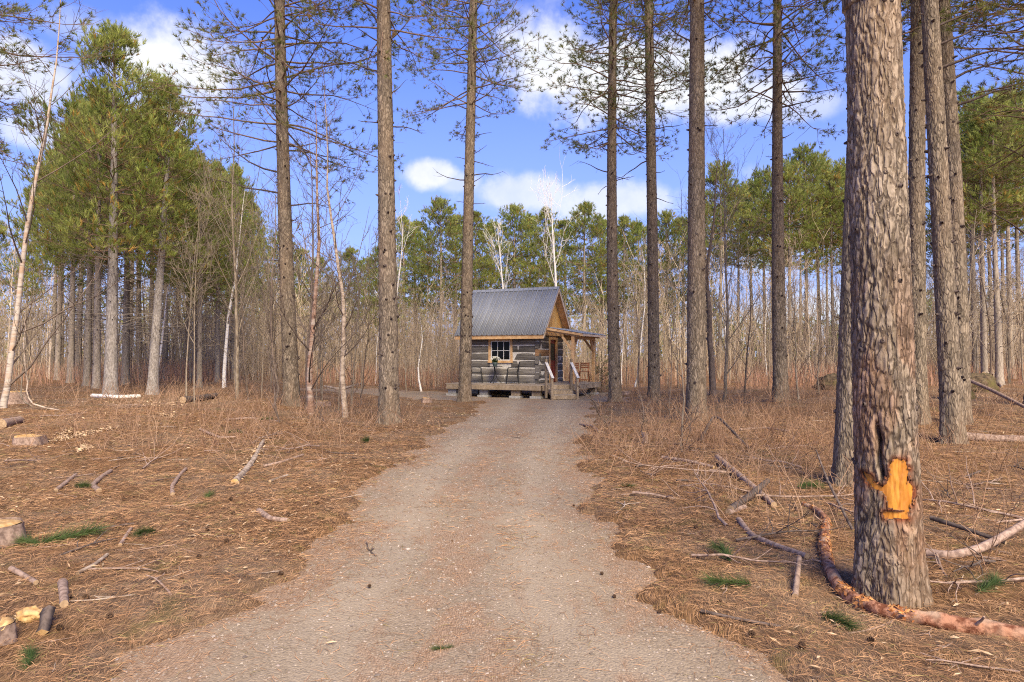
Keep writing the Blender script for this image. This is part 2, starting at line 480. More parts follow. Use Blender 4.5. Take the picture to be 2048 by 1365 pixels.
# ------------------------------------------------------------------ terrain and track
_pl = [(1365, 262), (1300, 335), (1250, 385), (1200, 480), (1150, 565), (1100, 642), (1050, 690), (1000, 716), (950, 757), (900, 828), (860, 880), (830, 940), (812, 962), (800, 965)]
_pr = [(1365, 1640), (1300, 1545), (1250, 1410), (1200, 1300), (1150, 1275), (1100, 1258), (1050, 1226), (1000, 1190), (950, 1184), (900, 1176), (860, 1172), (830, 1180), (812, 1192), (800, 1200)]
def _edge(pts):
    d = np.array([CAM_Z * F / (y - HORIZON) for y, x in pts]); X = np.array([(x - 1024) / F * dd for (y, x), dd in zip(pts, d)])
    return np.concatenate([[-4.0, 1.5], d, [40]]), np.concatenate([[X[0] - .1, X[0]], X, [X[-1]]])
EL, ER = _edge(_pl), _edge(_pr)

def path_mask(x, y):
    """> 0 on the gravel, in metres from its edge."""
    x = np.asarray(x, float); y = np.asarray(y, float)
    l = np.interp(y, *EL); r = np.interp(y, *ER)
    m = np.minimum(x - l, r - x)
    m = np.minimum(m, 31.5 - y)
    pad = np.minimum(np.minimum(x + 8.5 + 0.3 * np.sin(y), 4.6 - x), np.minimum(y - 25.6 - 0.25 * np.sin(x * 1.3), 31.5 - y))   # the turning place by the deck
    m = np.maximum(m, pad)
    w = 0.14 + 0.012 * np.abs(y)
    return m + (fbm(x * 1.9, y * 1.5, seed=3, oct=5, gain=.6) - 0.5) * 4.2 * w + (fbm(x * 8, y * 7, seed=4, oct=2) - .5) * .16

def base_z(x, y):
    x = np.asarray(x, float); y = np.asarray(y, float)
    xc = (np.interp(y, *EL) + np.interp(y, *ER)) / 2
    side = np.abs(x - xc)
    z = 0.42 * S(2.6, 9.0, side) * S(7.0, 17.0, y) * (1 - .35 * S(26, 30, y) * (1 - S(8, 13, side)))
    z = z + 0.30 * S(38, 60, y) * (1 - S(2.6, 9.0, side))
    z = z + (fbm(x * 0.16, y * 0.16, seed=11, oct=3) - 0.5) * 0.30 * S(1.8, 5, side)
    return z

def ground_z(x, y):
    out = 1 - S(-0.12, 0.10, path_mask(x, y))
    bump = fbm(x * 1.3, y * 1.3, seed=21, oct=3) * 0.11 + fbm(np.asarray(x) * 7, np.asarray(y) * 7, seed=25, oct=2) * 0.035
    return base_z(x, y) - 0.03 + out * (bump + .012)

def gz(x, y): return float(ground_z(np.array([x]), np.array([y]))[0])

CP, SP = math.cos(PITCH), math.sin(PITCH)
def ray(px, py):
    x = (px - 1024.0) / F; u = (682.5 - py) / F
    return np.array([x, CP - SP * u, SP + CP * u])

def on_ground(px, py, lift=0.0):
    """The point of the terrain that the photo shows at a pixel."""
    return on_ground_many(np.array([[px, py]], float), lift)[0]

def on_ground_many(pix, lift=0.0):
    pix = np.asarray(pix, float)
    x = (pix[:, 0] - 1024.0) / F; u = (682.5 - pix[:, 1]) / F
    d = np.stack([x, CP - SP * u, SP + CP * u], -1); z = np.zeros(len(pix))
    for _ in range(10):
        t = (z + lift - CAM_Z) / d[:, 2]
        p = d * t[:, None]; z = 0.5 * z + 0.5 * ground_z(p[:, 0], p[:, 1])
    return np.stack([p[:, 0], p[:, 1], ground_z(p[:, 0], p[:, 1]) + lift], -1)

def at_depth(px, py, Y):
    d = ray(px, py); t = Y / d[1]
    return np.array([0, 0, CAM_Z]) + d * t

def axis_steps(lo, hi, centre_lo, centre_hi, step, grow):
    a = [centre_lo]
    while a[-1] > lo: a.append(a[-1] - (step + grow * (centre_lo - a[-1])))
    a = a[::-1]
    while a[-1] < centre_hi: a.append(a[-1] + step)
    while a[-1] < hi: a.append(a[-1] + step + grow * (a[-1] - centre_hi))
    return np.array(a)

def needle_floor_mat():
    m, nt, out = new_mat('pine_needle_floor')
    h = None; c = None
    tc = node(nt, 'ShaderNodeTexCoord')
    wob = node(nt, 'ShaderNodeTexNoise', {'Vector': tc.outputs['Object'], 'Scale': 3.0, 'Detail': 2.0})
    wv = node(nt, 'ShaderNodeVectorMath', {0: wob.outputs['Color'], 1: (.25, .25, .0)}, operation='MULTIPLY').outputs[0]
    src = node(nt, 'ShaderNodeVectorMath', {0: tc.outputs['Object'], 1: wv}, operation='ADD').outputs[0]
    for a, s in ((0.3, 1.0), (1.2, 1.15), (2.1, .9), (2.75, 1.25)):
        mp = node(nt, 'ShaderNodeMapping', {'Vector': src, 'Rotation': (0, 0, a), 'Scale': (150 * s, 9 * s, 1)})
        n = node(nt, 'ShaderNodeTexNoise', {'Vector': mp.outputs[0], 'Scale': 1.0, 'Detail': 1.0})
        v = sstep(nt, n.outputs[0], 0.46, 0.70)
        h = v if h is None else mth(nt, 'MAXIMUM', h, v)
    big = node(nt, 'ShaderNodeTexNoise', {'Vector': tc.outputs['Object'], 'Scale': .7, 'Detail': 5.0, 'Roughness': .6})
    mid = node(nt, 'ShaderNodeTexNoise', {'Vector': tc.outputs['Object'], 'Scale': 5.0, 'Detail': 5.0, 'Roughness': .65})
    gre = node(nt, 'ShaderNodeTexNoise', {'Vector': tc.outputs['Object'], 'Scale': 1.9, 'Detail': 6.0, 'Roughness': .65})
    c = mixc(nt, h, (.13, .07, .034), (.40, .222, .108))
    c = mixc(nt, mth(nt, 'MULTIPLY', sstep(nt, big.outputs[0], .42, .62), .65), c, (.365, .25, .158))
    c = mixc(nt, mth(nt, 'MULTIPLY', sstep(nt, mid.outputs[0], .52, .68), .6), c, (.17, .10, .06))
    c = mixc(nt, mth(nt, 'MULTIPLY', sstep(nt, gre.outputs[0], .55, .66), .55), c, (.205, .165, .06))
    hh = mth(nt, 'ADD', mth(nt, 'MULTIPLY', h, .6), mth(nt, 'MULTIPLY', mid.outputs[0], .9))
    finish(nt, out, c, .92, hh, .9, .025, .1)
    return m

def gravel_mat():
    m, nt, out = new_mat('gravel_track')
    tc = node(nt, 'ShaderNodeTexCoord'); o = tc.outputs['Object']
    vo = node(nt, 'ShaderNodeTexVoronoi', {'Vector': o, 'Scale': 62.0})
    v2 = node(nt, 'ShaderNodeTexVoronoi', {'Vector': o, 'Scale': 150.0})
    st = node(nt, 'ShaderNodeSeparateColor', {0: vo.outputs['Color']}).outputs[0]
    s2 = node(nt, 'ShaderNodeSeparateColor', {0: v2.outputs['Color']}).outputs[0]
    fine = node(nt, 'ShaderNodeTexNoise', {'Vector': o, 'Scale': 55.0, 'Detail': 6.0, 'Roughness': .7})
    big = node(nt, 'ShaderNodeTexNoise', {'Vector': o, 'Scale': .55, 'Detail': 5.0, 'Roughness': .6})
    mp = node(nt, 'ShaderNodeMapping', {'Vector': o, 'Scale': (1.7, .75, 1)})
    pat = node(nt, 'ShaderNodeTexNoise', {'Vector': mp.outputs[0], 'Scale': 1.25, 'Detail': 7.0, 'Roughness': .68, 'Distortion': .6})
    c = mixc(nt, st, (.125, .094, .065), (.39, .305, .218))
    c = mixc(nt, mth(nt, 'MULTIPLY', s2, .6), c, (.29, .22, .15))
    c = mixc(nt, mth(nt, 'MULTIPLY', sstep(nt, fine.outputs[0], .35, .7), .7), c, (.27, .198, .132))
    c = mixc(nt, mth(nt, 'MULTIPLY', sstep(nt, big.outputs[0], .40, .65), .6), c, (.345, .26, .175))
    sc = node(nt, 'ShaderNodeSeparateColor', {0: node(nt, 'ShaderNodeAttribute', attribute_name='tint').outputs['Color']})
    ed = sc.outputs[0]
    c = mixc(nt, mth(nt, 'MULTIPLY', sc.outputs[1], mth(nt, 'ADD', .15, mth(nt, 'MULTIPLY', big.outputs[0], .7))), c, (.39, .312, .225))
    pf = sstep(nt, mth(nt, 'ADD', pat.outputs[0], mth(nt, 'ADD', mth(nt, 'SUBTRACT', mth(nt, 'MULTIPLY', ed, .28), mth(nt, 'MULTIPLY', sc.outputs[1], .07)), mth(nt, 'MULTIPLY', sc.outputs[2], .075))), .48, .62)
    nd = node(nt, 'ShaderNodeMapping', {'Vector': o, 'Rotation': (0, 0, 1.9), 'Scale': (170, 14, 1)})
    nn = node(nt, 'ShaderNodeTexNoise', {'Vector': nd.outputs[0], 'Scale': 1.0, 'Detail': 1.0})
    needle = mixc(nt, sstep(nt, nn.outputs[0], .42, .62), (.23, .145, .09), (.40, .265, .17))
    c = mixc(nt, mth(nt, 'MULTIPLY', pf, mth(nt, 'ADD', .45, mth(nt, 'MULTIPLY', fine.outputs[0], .7))), c, needle)
    h = mth(nt, 'ADD', mth(nt, 'MULTIPLY', mth(nt, 'SUBTRACT', 1.0, vo.outputs['Distance']), .7), mth(nt, 'MULTIPLY', fine.outputs[0], .6))
    finish(nt, out, c, .95, h, .7, .010, .15)
    return m
M['floor'] = needle_floor_mat()
M['gravel'] = gravel_mat()

def grid_mesh(X, Y, Z, keep=None, tint=None):
    ny, nx = X.shape
    i = np.arange(nx * ny).reshape(ny, nx)
    Q = np.stack([i[:-1, :-1], i[:-1, 1:], i[1:, 1:], i[1:, :-1]], -1).reshape(-1, 4)
    b = Buf()
    V = np.stack([X, Y, Z], -1).reshape(-1, 3)
    if keep is not None:
        k = keep.ravel(); Q = Q[k[Q].any(1)]
        used = np.unique(Q); mp = np.zeros(len(V), np.int64); mp[used] = np.arange(len(used))
        V = V[used]; Q = mp[Q]
        if tint is not None: tint = tint[used]
    b.add(V, Q, None, 0, tint)
    return b

xs = axis_steps(-700, 700, -4.2, 4.2, .08, .06)
ys = axis_steps(-60, 900, 3.0, 7.0, .075, .03)
X, Y = np.meshgrid(xs, ys)
g_ = grid_mesh(X, Y, ground_z(X, Y)).build('ground', M['floor'], smooth=True)
tag(g_, 'forest floor of rust brown pine needles on both sides of the track', 'ground', kind='structure')

xs = np.arange(-9.4, 5.4, .055); ys = axis_steps(-3.0, 32.0, 2.0, 9.0, .055, .006)
X, Y = np.meshgrid(xs, ys)
pm = path_mask(X, Y)
Z = base_z(X, Y) + np.clip(pm * .22, -.05, .0) + (fbm(X * 1.1, Y * .6, seed=31, oct=3) - .5) * .03 * S(0, .4, pm)
_t = (X - np.interp(Y, *EL)) / (np.interp(Y, *ER) - np.interp(Y, *EL)) + (fbm(X * .4, Y * .3, seed=44, oct=2) - .5) * .12
WT = np.exp(-((_t - .27) / .10) ** 2) + np.exp(-((_t - .72) / .10) ** 2)          # the two wheel lines
PT = np.stack([np.exp(-np.maximum(pm, 0) / .22), np.clip(WT, 0, 1), np.exp(-((_t - .47) / .11) ** 2)], -1).reshape(-1, 3)
p_ = grid_mesh(X, Y, Z, pm > -.28, PT).build('gravel_track', M['gravel'], smooth=True)
tag(p_, 'pale gravel track strewn with needles leading up to the cabin', 'path', kind='structure')

def path_z(x, y):
    pm = path_mask(x, y)
    return base_z(x, y) + np.clip(pm * .22, -.05, 0) + (fbm(np.asarray(x) * 1.1, np.asarray(y) * .6, seed=31, oct=3) - .5) * .03 * S(0, .4, pm)

def scatter_wedge(n, d0, d1, g, margin=1.15, power=2.0, lo=-1.0, hi=1.0):
    """Random ground points in front of the viewer, thinning with distance."""
    u = g.uniform(0, 1, n)
    d = (d0 ** power + u * (d1 ** power - d0 ** power)) ** (1 / power)
    a = g.uniform(lo, hi, n) * .75 * margin
    return a * d, d

# ------------------------------------------------------------------ pines
def trunk_buf(path, rad, height, sides, zs, seed, depth=.008, cell=.055, flare=.35, flare_h=.35, hook=None, below=.25):
    """A trunk skin round the line path(z)->(x,y), radius rad(z), with bark plates standing proud of their furrows."""
    zs = np.asarray(zs, float); m = len(zs)
    th = np.arange(sides) * 2 * PI / sides
    ZZ, TT = np.meshgrid(zs, th, indexing='ij')
    cx, cy = path(zs); R = rad(zs)
    R = R * (1 + flare * np.exp(-np.maximum(zs, 0) / flare_h))
    RR = np.repeat(R[:, None], sides, 1)
    lob = 1 + .10 * np.exp(-np.maximum(ZZ, 0) / .4) * np.sin(TT * 5 + seed) + .035 * (fbm(np.cos(TT) * 1.5 + 7, np.sin(TT) * 1.5 + 7, ZZ * .8, seed=seed, oct=2) - .5)
    ncell = max(6, int(round(2 * PI * R[len(R) // 3] / cell)))
    wx = TT / (2 * PI) * ncell + (fbm(np.cos(TT) * 3, np.sin(TT) * 3, ZZ * 5, seed=seed + 3, oct=2) - .5) * 1.1
    wy = ZZ / (cell * 2.6) + (fbm(np.cos(TT) * 3, np.sin(TT) * 3, ZZ * 6, seed=seed + 4, oct=2) - .5) * 1.1
    f1, f2, cid = worley(wx, wy, ncell, seed)
    plate = S(0.0, .22, f2 - f1)
    rm = R.mean()
    fine = fbm(np.cos(TT) * rm * 70, np.sin(TT) * rm * 70, ZZ * 40, seed=seed + 8, oct=3, gain=.65)
    v1 = fbm(np.cos(TT) * rm * 26, np.sin(TT) * rm * 26, ZZ * 4.2, seed=seed + 12, oct=3)
    crack = 1 - S(0.0, .075, np.abs(v1 - .5))
    disp = depth * (.55 * plate * (.3 + 1.0 * cid) + 1.25 * (fine - .5) - 1.25 * crack)
    tint = np.repeat((.86 + .26 * cid + .35 * (fine - .5))[..., None], 3, -1)
    if hook is not None:
        disp, tint = hook(ZZ, TT, RR, disp, tint)
    rr = RR * lob + disp
    V = np.stack([cx[:, None] + rr * np.cos(TT), cy[:, None] + rr * np.sin(TT), ZZ], -1)
    i = np.arange(m * sides).reshape(m, sides); nx = np.roll(i, -1, 1)
    Q = np.stack([i[:-1], nx[:-1], nx[1:], i[1:]], -1).reshape(-1, 4)
    b = Buf(); b.add(V, Q, None, 0, tint.reshape(-1, 3))
    return b, (cx, cy, RR * lob)

def pine_crown(seed, h, z0, rmax, whorl=.42, per=5, twigs=9, tufts=2, needle=.12, width=.006, nn=14, dead=0, dense=False, reach_top=.25, green=1.0):
    """Limbs, twigs and needle tufts of a pine as one crown, heights measured from the ground."""
    g = np.random.default_rng(seed)
    b = Buf(); wood = []; dwood = []; TC = []; TA = []; TT = []
    z = z0
    while z < h - .15:
        t = (z - z0) / (h - z0)
        n = max(2, per + g.integers(-1, 2))
        a0 = g.uniform(0, 2 * PI)
        prof = ((1 - t) ** .75 if not dense else (1 - t ** 1.65) ** .85) * (.62 + .38 * min(1, t / .22)) + .10
        for i in range(n):
            az = a0 + i * 2 * PI / n + g.normal() * .25
            L = rmax * prof * (g.uniform(.65, 1.12) if not dense else g.uniform(.42, 1.22))
            if dense and t > .8: L = max(L, .35)
            if L < .2: continue
            el = math.radians(-4 + 58 * t ** 1.3 + g.normal() * (8 if dense else 14))
            d = np.array([math.cos(az) * math.cos(el), math.sin(az) * math.cos(el), math.sin(el)])
            zz = z + g.uniform(-.06, .06)
            P, R = walk((0, 0, zz), d, L, 7, g, .10 if dense else .15, -.07 if not dense else .0, .012 + .0065 * L, .004, .14)
            wood.append((P, R))
            nt_ = max(3, int(twigs * (.4 + .6 * L / rmax)))
            for j in range(nt_):
                s = (.28 + .72 * (j + g.uniform(.1, .9)) / nt_) if not dense else .30 + .70 * ((j + g.uniform(.1, .9)) / nt_) ** .6
                p, dd = at_poly(P, s)
                sd = unit(np.cross(dd, (0, 0, 1))) * (1 if (j % 2) else -1)
                tl = L * g.uniform(.16, .34) * (1.15 - .55 * s) + .10
                td = unit(dd * g.uniform(.5, 1.0) + sd * g.uniform(.5, 1.1) + np.array([0, 0, g.uniform(-.35, .45)]))
                Q, r = walk(p, td, tl, 4, g, .2, .04, .006, .0028)
                wood.append((Q, r))
                bare = (not dense) and g.uniform() < .12
                k = 0 if bare else tufts
                for q in range(k):
                    u = 1.0 - .55 * q / max(1, k) * g.uniform(.6, 1.2)
                    c, cd = at_poly(Q, max(.25, u))
                    if q:
                        cd = unit(cd + g.normal(size=3) * .55); e = c + cd * g.uniform(.05, .16)
                        wood.append((np.array([c, (c + e) / 2 + g.normal(size=3) * .012, e]), np.array([.004, .003, .0025])))
                        c = e
                    TC.append(c); TA.append(unit(cd + np.array([0, 0, .35 + .75 * dense])))
                    w = g.uniform(.7, 1.35); br = g.uniform()
                    col = np.array([w, w, w]) * ((1.0, 1.0, 1.0) if br > .09 else (1.3, .8, .75))
                    TT.append(col)
            c, cd = P[-1], unit(P[-1] - P[-2])
            TC.append(c); TA.append(unit(cd + np.array([0, 0, .5]))); TT.append(np.array([1, 1, 1.]) * g.uniform(.9, 1.4))
        z += whorl * g.uniform(.75, 1.25) * (1 - .3 * t)
    if dense:                                             # leader shoots
        for i in range(5):
            TC.append((0, 0, h - .2 + .16 * i)); TA.append((g.normal() * .2, g.normal() * .2, 1)); TT.append(np.array([1.1, 1.1, 1.0]))
    for i in range(dead):                                 # bare lower limbs
        zz = g.uniform(z0 * .38, z0 * 1.05); az = g.uniform(0, 2 * PI); L = rmax * g.uniform(.25, .75) * (.5 + .5 * zz / z0)
        d = np.array([math.cos(az), math.sin(az), g.uniform(-.15, .35)])
        P, R = walk((0, 0, zz), d, L, 5, g, .16, -.03, .014, .003)
        dwood.append((P, R))
        for j in range(5):
            p, dd = at_poly(P, g.uniform(.3, 1))
            Q, r = walk(p, unit(dd + g.normal(size=3) * .7), L * g.uniform(.12, .35), 4, g, .25, 0, .005, .002)
            dwood.append((Q, r))
    add_tubes(b, wood, 4 if not dense else 3, 0)
    if dwood: add_tubes(b, dwood, 3, 2)
    TT = np.array(TT) * green
    add_tufts(b, TC, TA, nn, needle, width, g, (.1, 1.25) if not dense else (.1, .8), needle * (.4 if not dense else .9), 1, TT)
    return b

NEAR_CROWNS = []
for i, (z0, h, rm) in enumerate(((7.0, 17.5, 3.5), (8.3, 18.0, 3.1), (9.6, 18.5, 2.9))):
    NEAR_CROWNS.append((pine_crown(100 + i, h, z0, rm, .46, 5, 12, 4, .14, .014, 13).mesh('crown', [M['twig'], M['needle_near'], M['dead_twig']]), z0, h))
FAR_CROWNS = []
for i, (z0, h, rm) in enumerate(((6.0, 14.0, 2.7), (5.0, 13.2, 2.9), (6.4, 14.5, 2.4), (8.4, 14.5, 2.3), (9.0, 15.2, 2.5))):
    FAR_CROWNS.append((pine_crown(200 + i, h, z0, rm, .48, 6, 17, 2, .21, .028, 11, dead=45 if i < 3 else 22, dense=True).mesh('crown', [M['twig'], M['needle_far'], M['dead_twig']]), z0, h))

def generic_trunk(seed, h, r0, rtop=.02, sides=10, step=.35, mat='bark_far', stubs=40):
    g = np.random.default_rng(seed)
    a1, a2, ph = g.uniform(-.12, .12), g.uniform(-.12, .12), g.uniform(0, 6)
    path = lambda z: (a1 * np.sin(z * .3 + ph) - a1 * math.sin(ph), a2 * np.sin(z * .25 + ph) - a2 * math.sin(ph))
    rad = lambda z: rtop + (r0 - rtop) * np.clip(1 - np.maximum(z, 0) / h, 0, 1) ** .85
    b, _ = trunk_buf(path, rad, h, sides, np.concatenate([[-.3, 0, .12], np.arange(.3, h + .05, step)]), seed, .006, .08)
    st = []
    for i in range(stubs):
        z = g.uniform(1.2, h * .6); az = g.uniform(0, 2 * PI)
        x, y = path(np.array([z])); rr = float(rad(np.array([z]))[0])
        p = np.array([float(x[0]), float(y[0]), z]); d = np.array([math.cos(az), math.sin(az), g.uniform(-.1, .3)])
        L = rr + g.uniform(.05, .3)
        st.append((np.array([p + d * rr * .6, p + d * (rr + (L - rr) * .5), p + d * L + np.array([0, 0, g.normal() * .03])]), np.array([.022, .013, .005])))
    if st: add_tubes(b, st, 4, 1)
    return b.mesh('trunk', [M[mat], M['stub']], smooth=True)
FAR_TRUNKS = [generic_trunk(300 + i, c[2], .19, stubs=44) for i, c in enumerate(FAR_CROWNS)]
GREY_TRUNKS = [generic_trunk(340 + i, FAR_CROWNS[i][2], .22, sides=16, step=.16, mat='bark_grey', stubs=26) for i in range(2)]

def far_pine(px, py, height, k, label, group=None, girth=1.0, spin=None, lean=0.0, trunk=None, Y=None, wide=1.0):
    g = np.random.default_rng(int(abs(px * 7 + py)) + 3)
    p = on_ground(px, py) if Y is None else None
    if Y is not None:
        x = (px - 1024) / F * Y; p = np.array([x, Y, gz(x, Y)])
    o = thing('pine_tree', label, 'tree', tuple(p - np.array([0, 0, .03])), g.uniform(0, 6.28) if spin is None else spin, group)
    s = height / FAR_CROWNS[k][2]
    w = s * g.uniform(.9, 1.1) * wide
    if lean: o.rotation_euler = (0, lean, 0)
    link('trunk', trunk or FAR_TRUNKS[k], o, scale=(s * girth, s * girth, s))
    link('crown', FAR_CROWNS[k][0], o, scale=(w, w, s))
    return o

def hero_pine(label, base, bw, mid, top, tw, crown, crown_z, seed, fine=False, dead=(), Y=None, hook=None, group=None, crown_scale=1.0, h=None, sides=None, step=None, spin=None):
    """base, mid, top: photo pixels of the trunk's foot, an inner point and its leaving the frame; bw, tw: its width there."""
    g = np.random.default_rng(seed)
    p0 = on_ground(*base) if Y is None else np.array([(base[0] - 1024) / F * Y, Y, gz((base[0] - 1024) / F * Y, Y)])
    d = p0[1]
    pm_, pt = at_depth(mid[0], mid[1], d) - p0, at_depth(top[0], top[1], d) - p0
    zk = np.array([0, pm_[2], pt[2], pt[2] * 2.2]); xk = np.array([0, pm_[0], pt[0], pt[0] + (pt[0] - pm_[0]) * .8])
    co = np.polyfit(zk, xk, 3); dep = g.uniform(-.012, .012)
    path = lambda z: (np.polyval(co, z) - np.polyval(co, 0), dep * z)
    ca = math.cos(math.atan2(p0[0], p0[1]))             # a round stem seen off the axis looks wider
    r0, r1 = bw / 2 / F * d * ca, tw / 2 / F * d * ca
    h = h or NEAR_CROWNS[crown][2] + crown_z - NEAR_CROWNS[crown][1]
    zt = pt[2]
    rad = lambda z: np.maximum(.02, np.where(z < zt, r0 + (r1 - r0) * np.maximum(z, 0) / zt, r1 * (1 - np.clip((z - zt) / max(.5, h - zt), 0, 1)) + .02))
    o = thing('pine_tree', label, 'tree', tuple(p0 - np.array([0, 0, .02])), 0, group)
    if fine:
        zs = np.concatenate([np.arange(-.2, zt + .6, .0105), np.arange(zt + .7, h, .25)])
        sd_, dp, ce = 164, .0105, .030
    else:
        st = step or .045
        zs = np.concatenate([np.arange(-.2, min(zt + .6, h), st), np.arange(min(zt + .7, h - .3), h, .3)])
        sd_, dp, ce = sides or 40, .008, .06
    b, info = trunk_buf(path, rad, h, sd_, zs, seed, dp, ce, .30 if not fine else .16, .28, hook)
    # knots where whorls of limbs have fallen
    st = []
    z = .9
    while z < crown_z:
        for i in range(g.integers(2, 5)):
            az = g.uniform(0, 2 * PI); x, y = path(z); rr = float(rad(np.array([z]))[0])
            q = np.array([float(x), float(y), z + g.uniform(-.04, .04)]); dd = np.array([math.cos(az), math.sin(az), g.uniform(-.1, .25)])
            L = rr + (g.uniform(.008, .02) if fine else g.uniform(.012, .07))
            kr = .016 + rr * (.08 if not fine else .0)
            st.append((np.array([q + dd * rr * .8, q + dd * (rr + .008), q + dd * L]), np.array([kr * 1.7, kr, kr * .45])))
        z += g.uniform(.34, .55)
    add_tubes(b, st, 6, 1)
    b.build('trunk', [M['bark_near'] if fine else M['bark'], M['stub']], o, smooth=True)
    # the crown follows the leaning stem
    cz0 = NEAR_CROWNS[crown][1]
    x0, y0 = path(crown_z); x1, y1 = path(h)
    c = link('crown', NEAR_CROWNS[crown][0], o)
    c.rotation_mode = 'QUATERNION'
    c.rotation_quaternion = Vector((0, 0, 1)).rotation_difference(Vector((float(x1 - x0), float(y1 - y0), h - crown_z))) @ Matrix.Rotation(g.uniform(0, 6.28) if spin is None else spin, 3, 'Z').to_quaternion()
    c.location = Vector((float(x0), float(y0), crown_z)) - c.rotation_quaternion @ Vector((0, 0, cz0))
    c.scale = (crown_scale, crown_scale, 1)
    # dead limbs: (pixel row, side, length in px, rise)
    for (py, sgn, lpx, rise) in dead:
        z = at_depth(base[0], py, d)[2] - p0[2]
        x, y = path(z); L = lpx / F * d
        dr = np.array([sgn, g.uniform(-.35, .2), rise]); dr = unit(dr)
        rr = float(rad(np.array([z]))[0])
        P, R = walk(np.array([float(x), float(y), z]) + dr * rr * .6, dr, L + rr * .4, 6, g, .13, .0, min(.03, .012 + .012 * L), .005, g.uniform(-.05, .08))
        w = [(P, R)]
        for k in range(max(1, int(L * 4))):
            p, dd = at_poly(P, g.uniform(.35, 1))
            Q, r = walk(p, unit(dd + g.normal(size=3) * .7), L * g.uniform(.12, .4), 4, g, .25, -.05, .006, .002)
            w.append((Q, r))
        db = Buf(); add_tubes(db, w, 5, 0); db.build('dead_branch', M['stub'], o, smooth=True)
    return o, path, rad, p0

# ------------------------------------------------------------------ bare trees
def bare_buf(seed, h, r0, n1=13, spread=.75, start=.25, n2=5, n3=3, trunk=None, curve=.10, twig_r=.004, wig=.10, len1=.34):
    g = np.random.default_rng(seed); w = []
    if trunk is None:
        P, R = walk((0, 0, -.15), (g.normal() * .05, g.normal() * .05, 1), h + .15, 12, g, .045, .03, r0, .006)
    else:
        P = np.asarray(trunk, float); R = np.linspace(r0, .007, len(P))
    w.append((P, R))
    for i in range(n1):
        s = start + (1 - start) * (i + g.uniform(0, 1)) / n1
        p, d = at_poly(P, min(.985, s)); az = g.uniform(0, 2 * PI)
        L = h * len1 * (1.15 - .75 * s) * g.uniform(.6, 1.25)
        dd = unit(d * .8 + np.array([math.cos(az), math.sin(az), 0]) * spread * g.uniform(.7, 1.4))
        rr = float(np.interp(s, np.linspace(0, 1, len(R)), R)) * g.uniform(.22, .45)
        A, ar = walk(p, dd, L, 6, g, wig, curve, max(rr, .006), twig_r * .8)
        w.append((A, ar))
        for j in range(n2):
            q, qd = at_poly(A, g.uniform(.2, 1.0)); l2 = L * g.uniform(.18, .5)
            B, br = walk(q, unit(qd + g.normal(size=3) * .55), l2, 5, g, wig * 1.3, curve * .7, max(twig_r * 1.4, rr * .4), twig_r * .6)
            w.append((B, br))
            for k in range(n3):
                q2, d2 = at_poly(B, g.uniform(.25, 1.0))
                Cc, cr = walk(q2, unit(d2 + g.normal(size=3) * .6), l2 * g.uniform(.2, .55), 4, g, wig * 1.5, curve * .4, twig_r * .9, twig_r * .45)
                w.append((Cc, cr))
    b = Buf()
    add_tubes(b, w[:1], 9, 0); add_tubes(b, w[1:1 + 0], 4, 0)
    add_tubes(b, [q for q in w[1:] if len(q[0]) == 6], 5, 1); add_tubes(b, [q for q in w[1:] if len(q[0]) < 6], 3, 1)
    return b

def bare_split(seed, name_mats, parent, **kw):
    """The same as two parts: trunk and crown."""
    b = bare_buf(seed, **kw)
    tr = Buf(); tr.add(b.v[0], b.q[0], None, 0)
    br = Buf(); n0 = len(b.v[0])
    V = np.concatenate(b.v[1:]); Q = np.concatenate(b.q[1:]) - n0
    br.add(V, Q, None, 0)
    return tr, br

def bare_tree(px, py, label, cat, seed, mats, name='bare_tree', group=None, pix=None, h=None, bw=8, Y=None, **kw):
    """pix: the stem's line in photo pixels from foot to tip (at the foot's depth)."""
    if Y is None: p0 = on_ground(px, py)
    else: p0 = np.array([(px - 1024) / F * Y, Y, gz((px - 1024) / F * Y, Y)])
    d = p0[1]; g = np.random.default_rng(seed)
    trunk = None
    if pix is not None:
        K = [np.array([0, 0, -.1])] + [at_depth(x, y, d) - p0 for x, y in pix]
        dz = np.cumsum(g.normal(0, .08, len(K))); dz -= dz[0]
        K = np.array(K); K[:, 1] += dz
        t = np.linspace(0, len(K) - 1, 14)
        trunk = np.stack([np.interp(t, np.arange(len(K)), K[:, c]) for c in range(3)], 1)
        trunk[1:-1] = (trunk[:-2] + 2 * trunk[1:-1] + trunk[2:]) / 4 + g.normal(0, .012, (12, 3))
        h = float(trunk[-1, 2])
    o = thing(name, label, cat, tuple(p0), 0, group)
    tr, br = bare_split(seed, None, o, h=h, r0=bw / 2 / F * d, trunk=trunk, **kw)
    tr.build('trunk', M[mats[0]], o, smooth=True)
    br.build('crown', M[mats[1]], o)
    return o

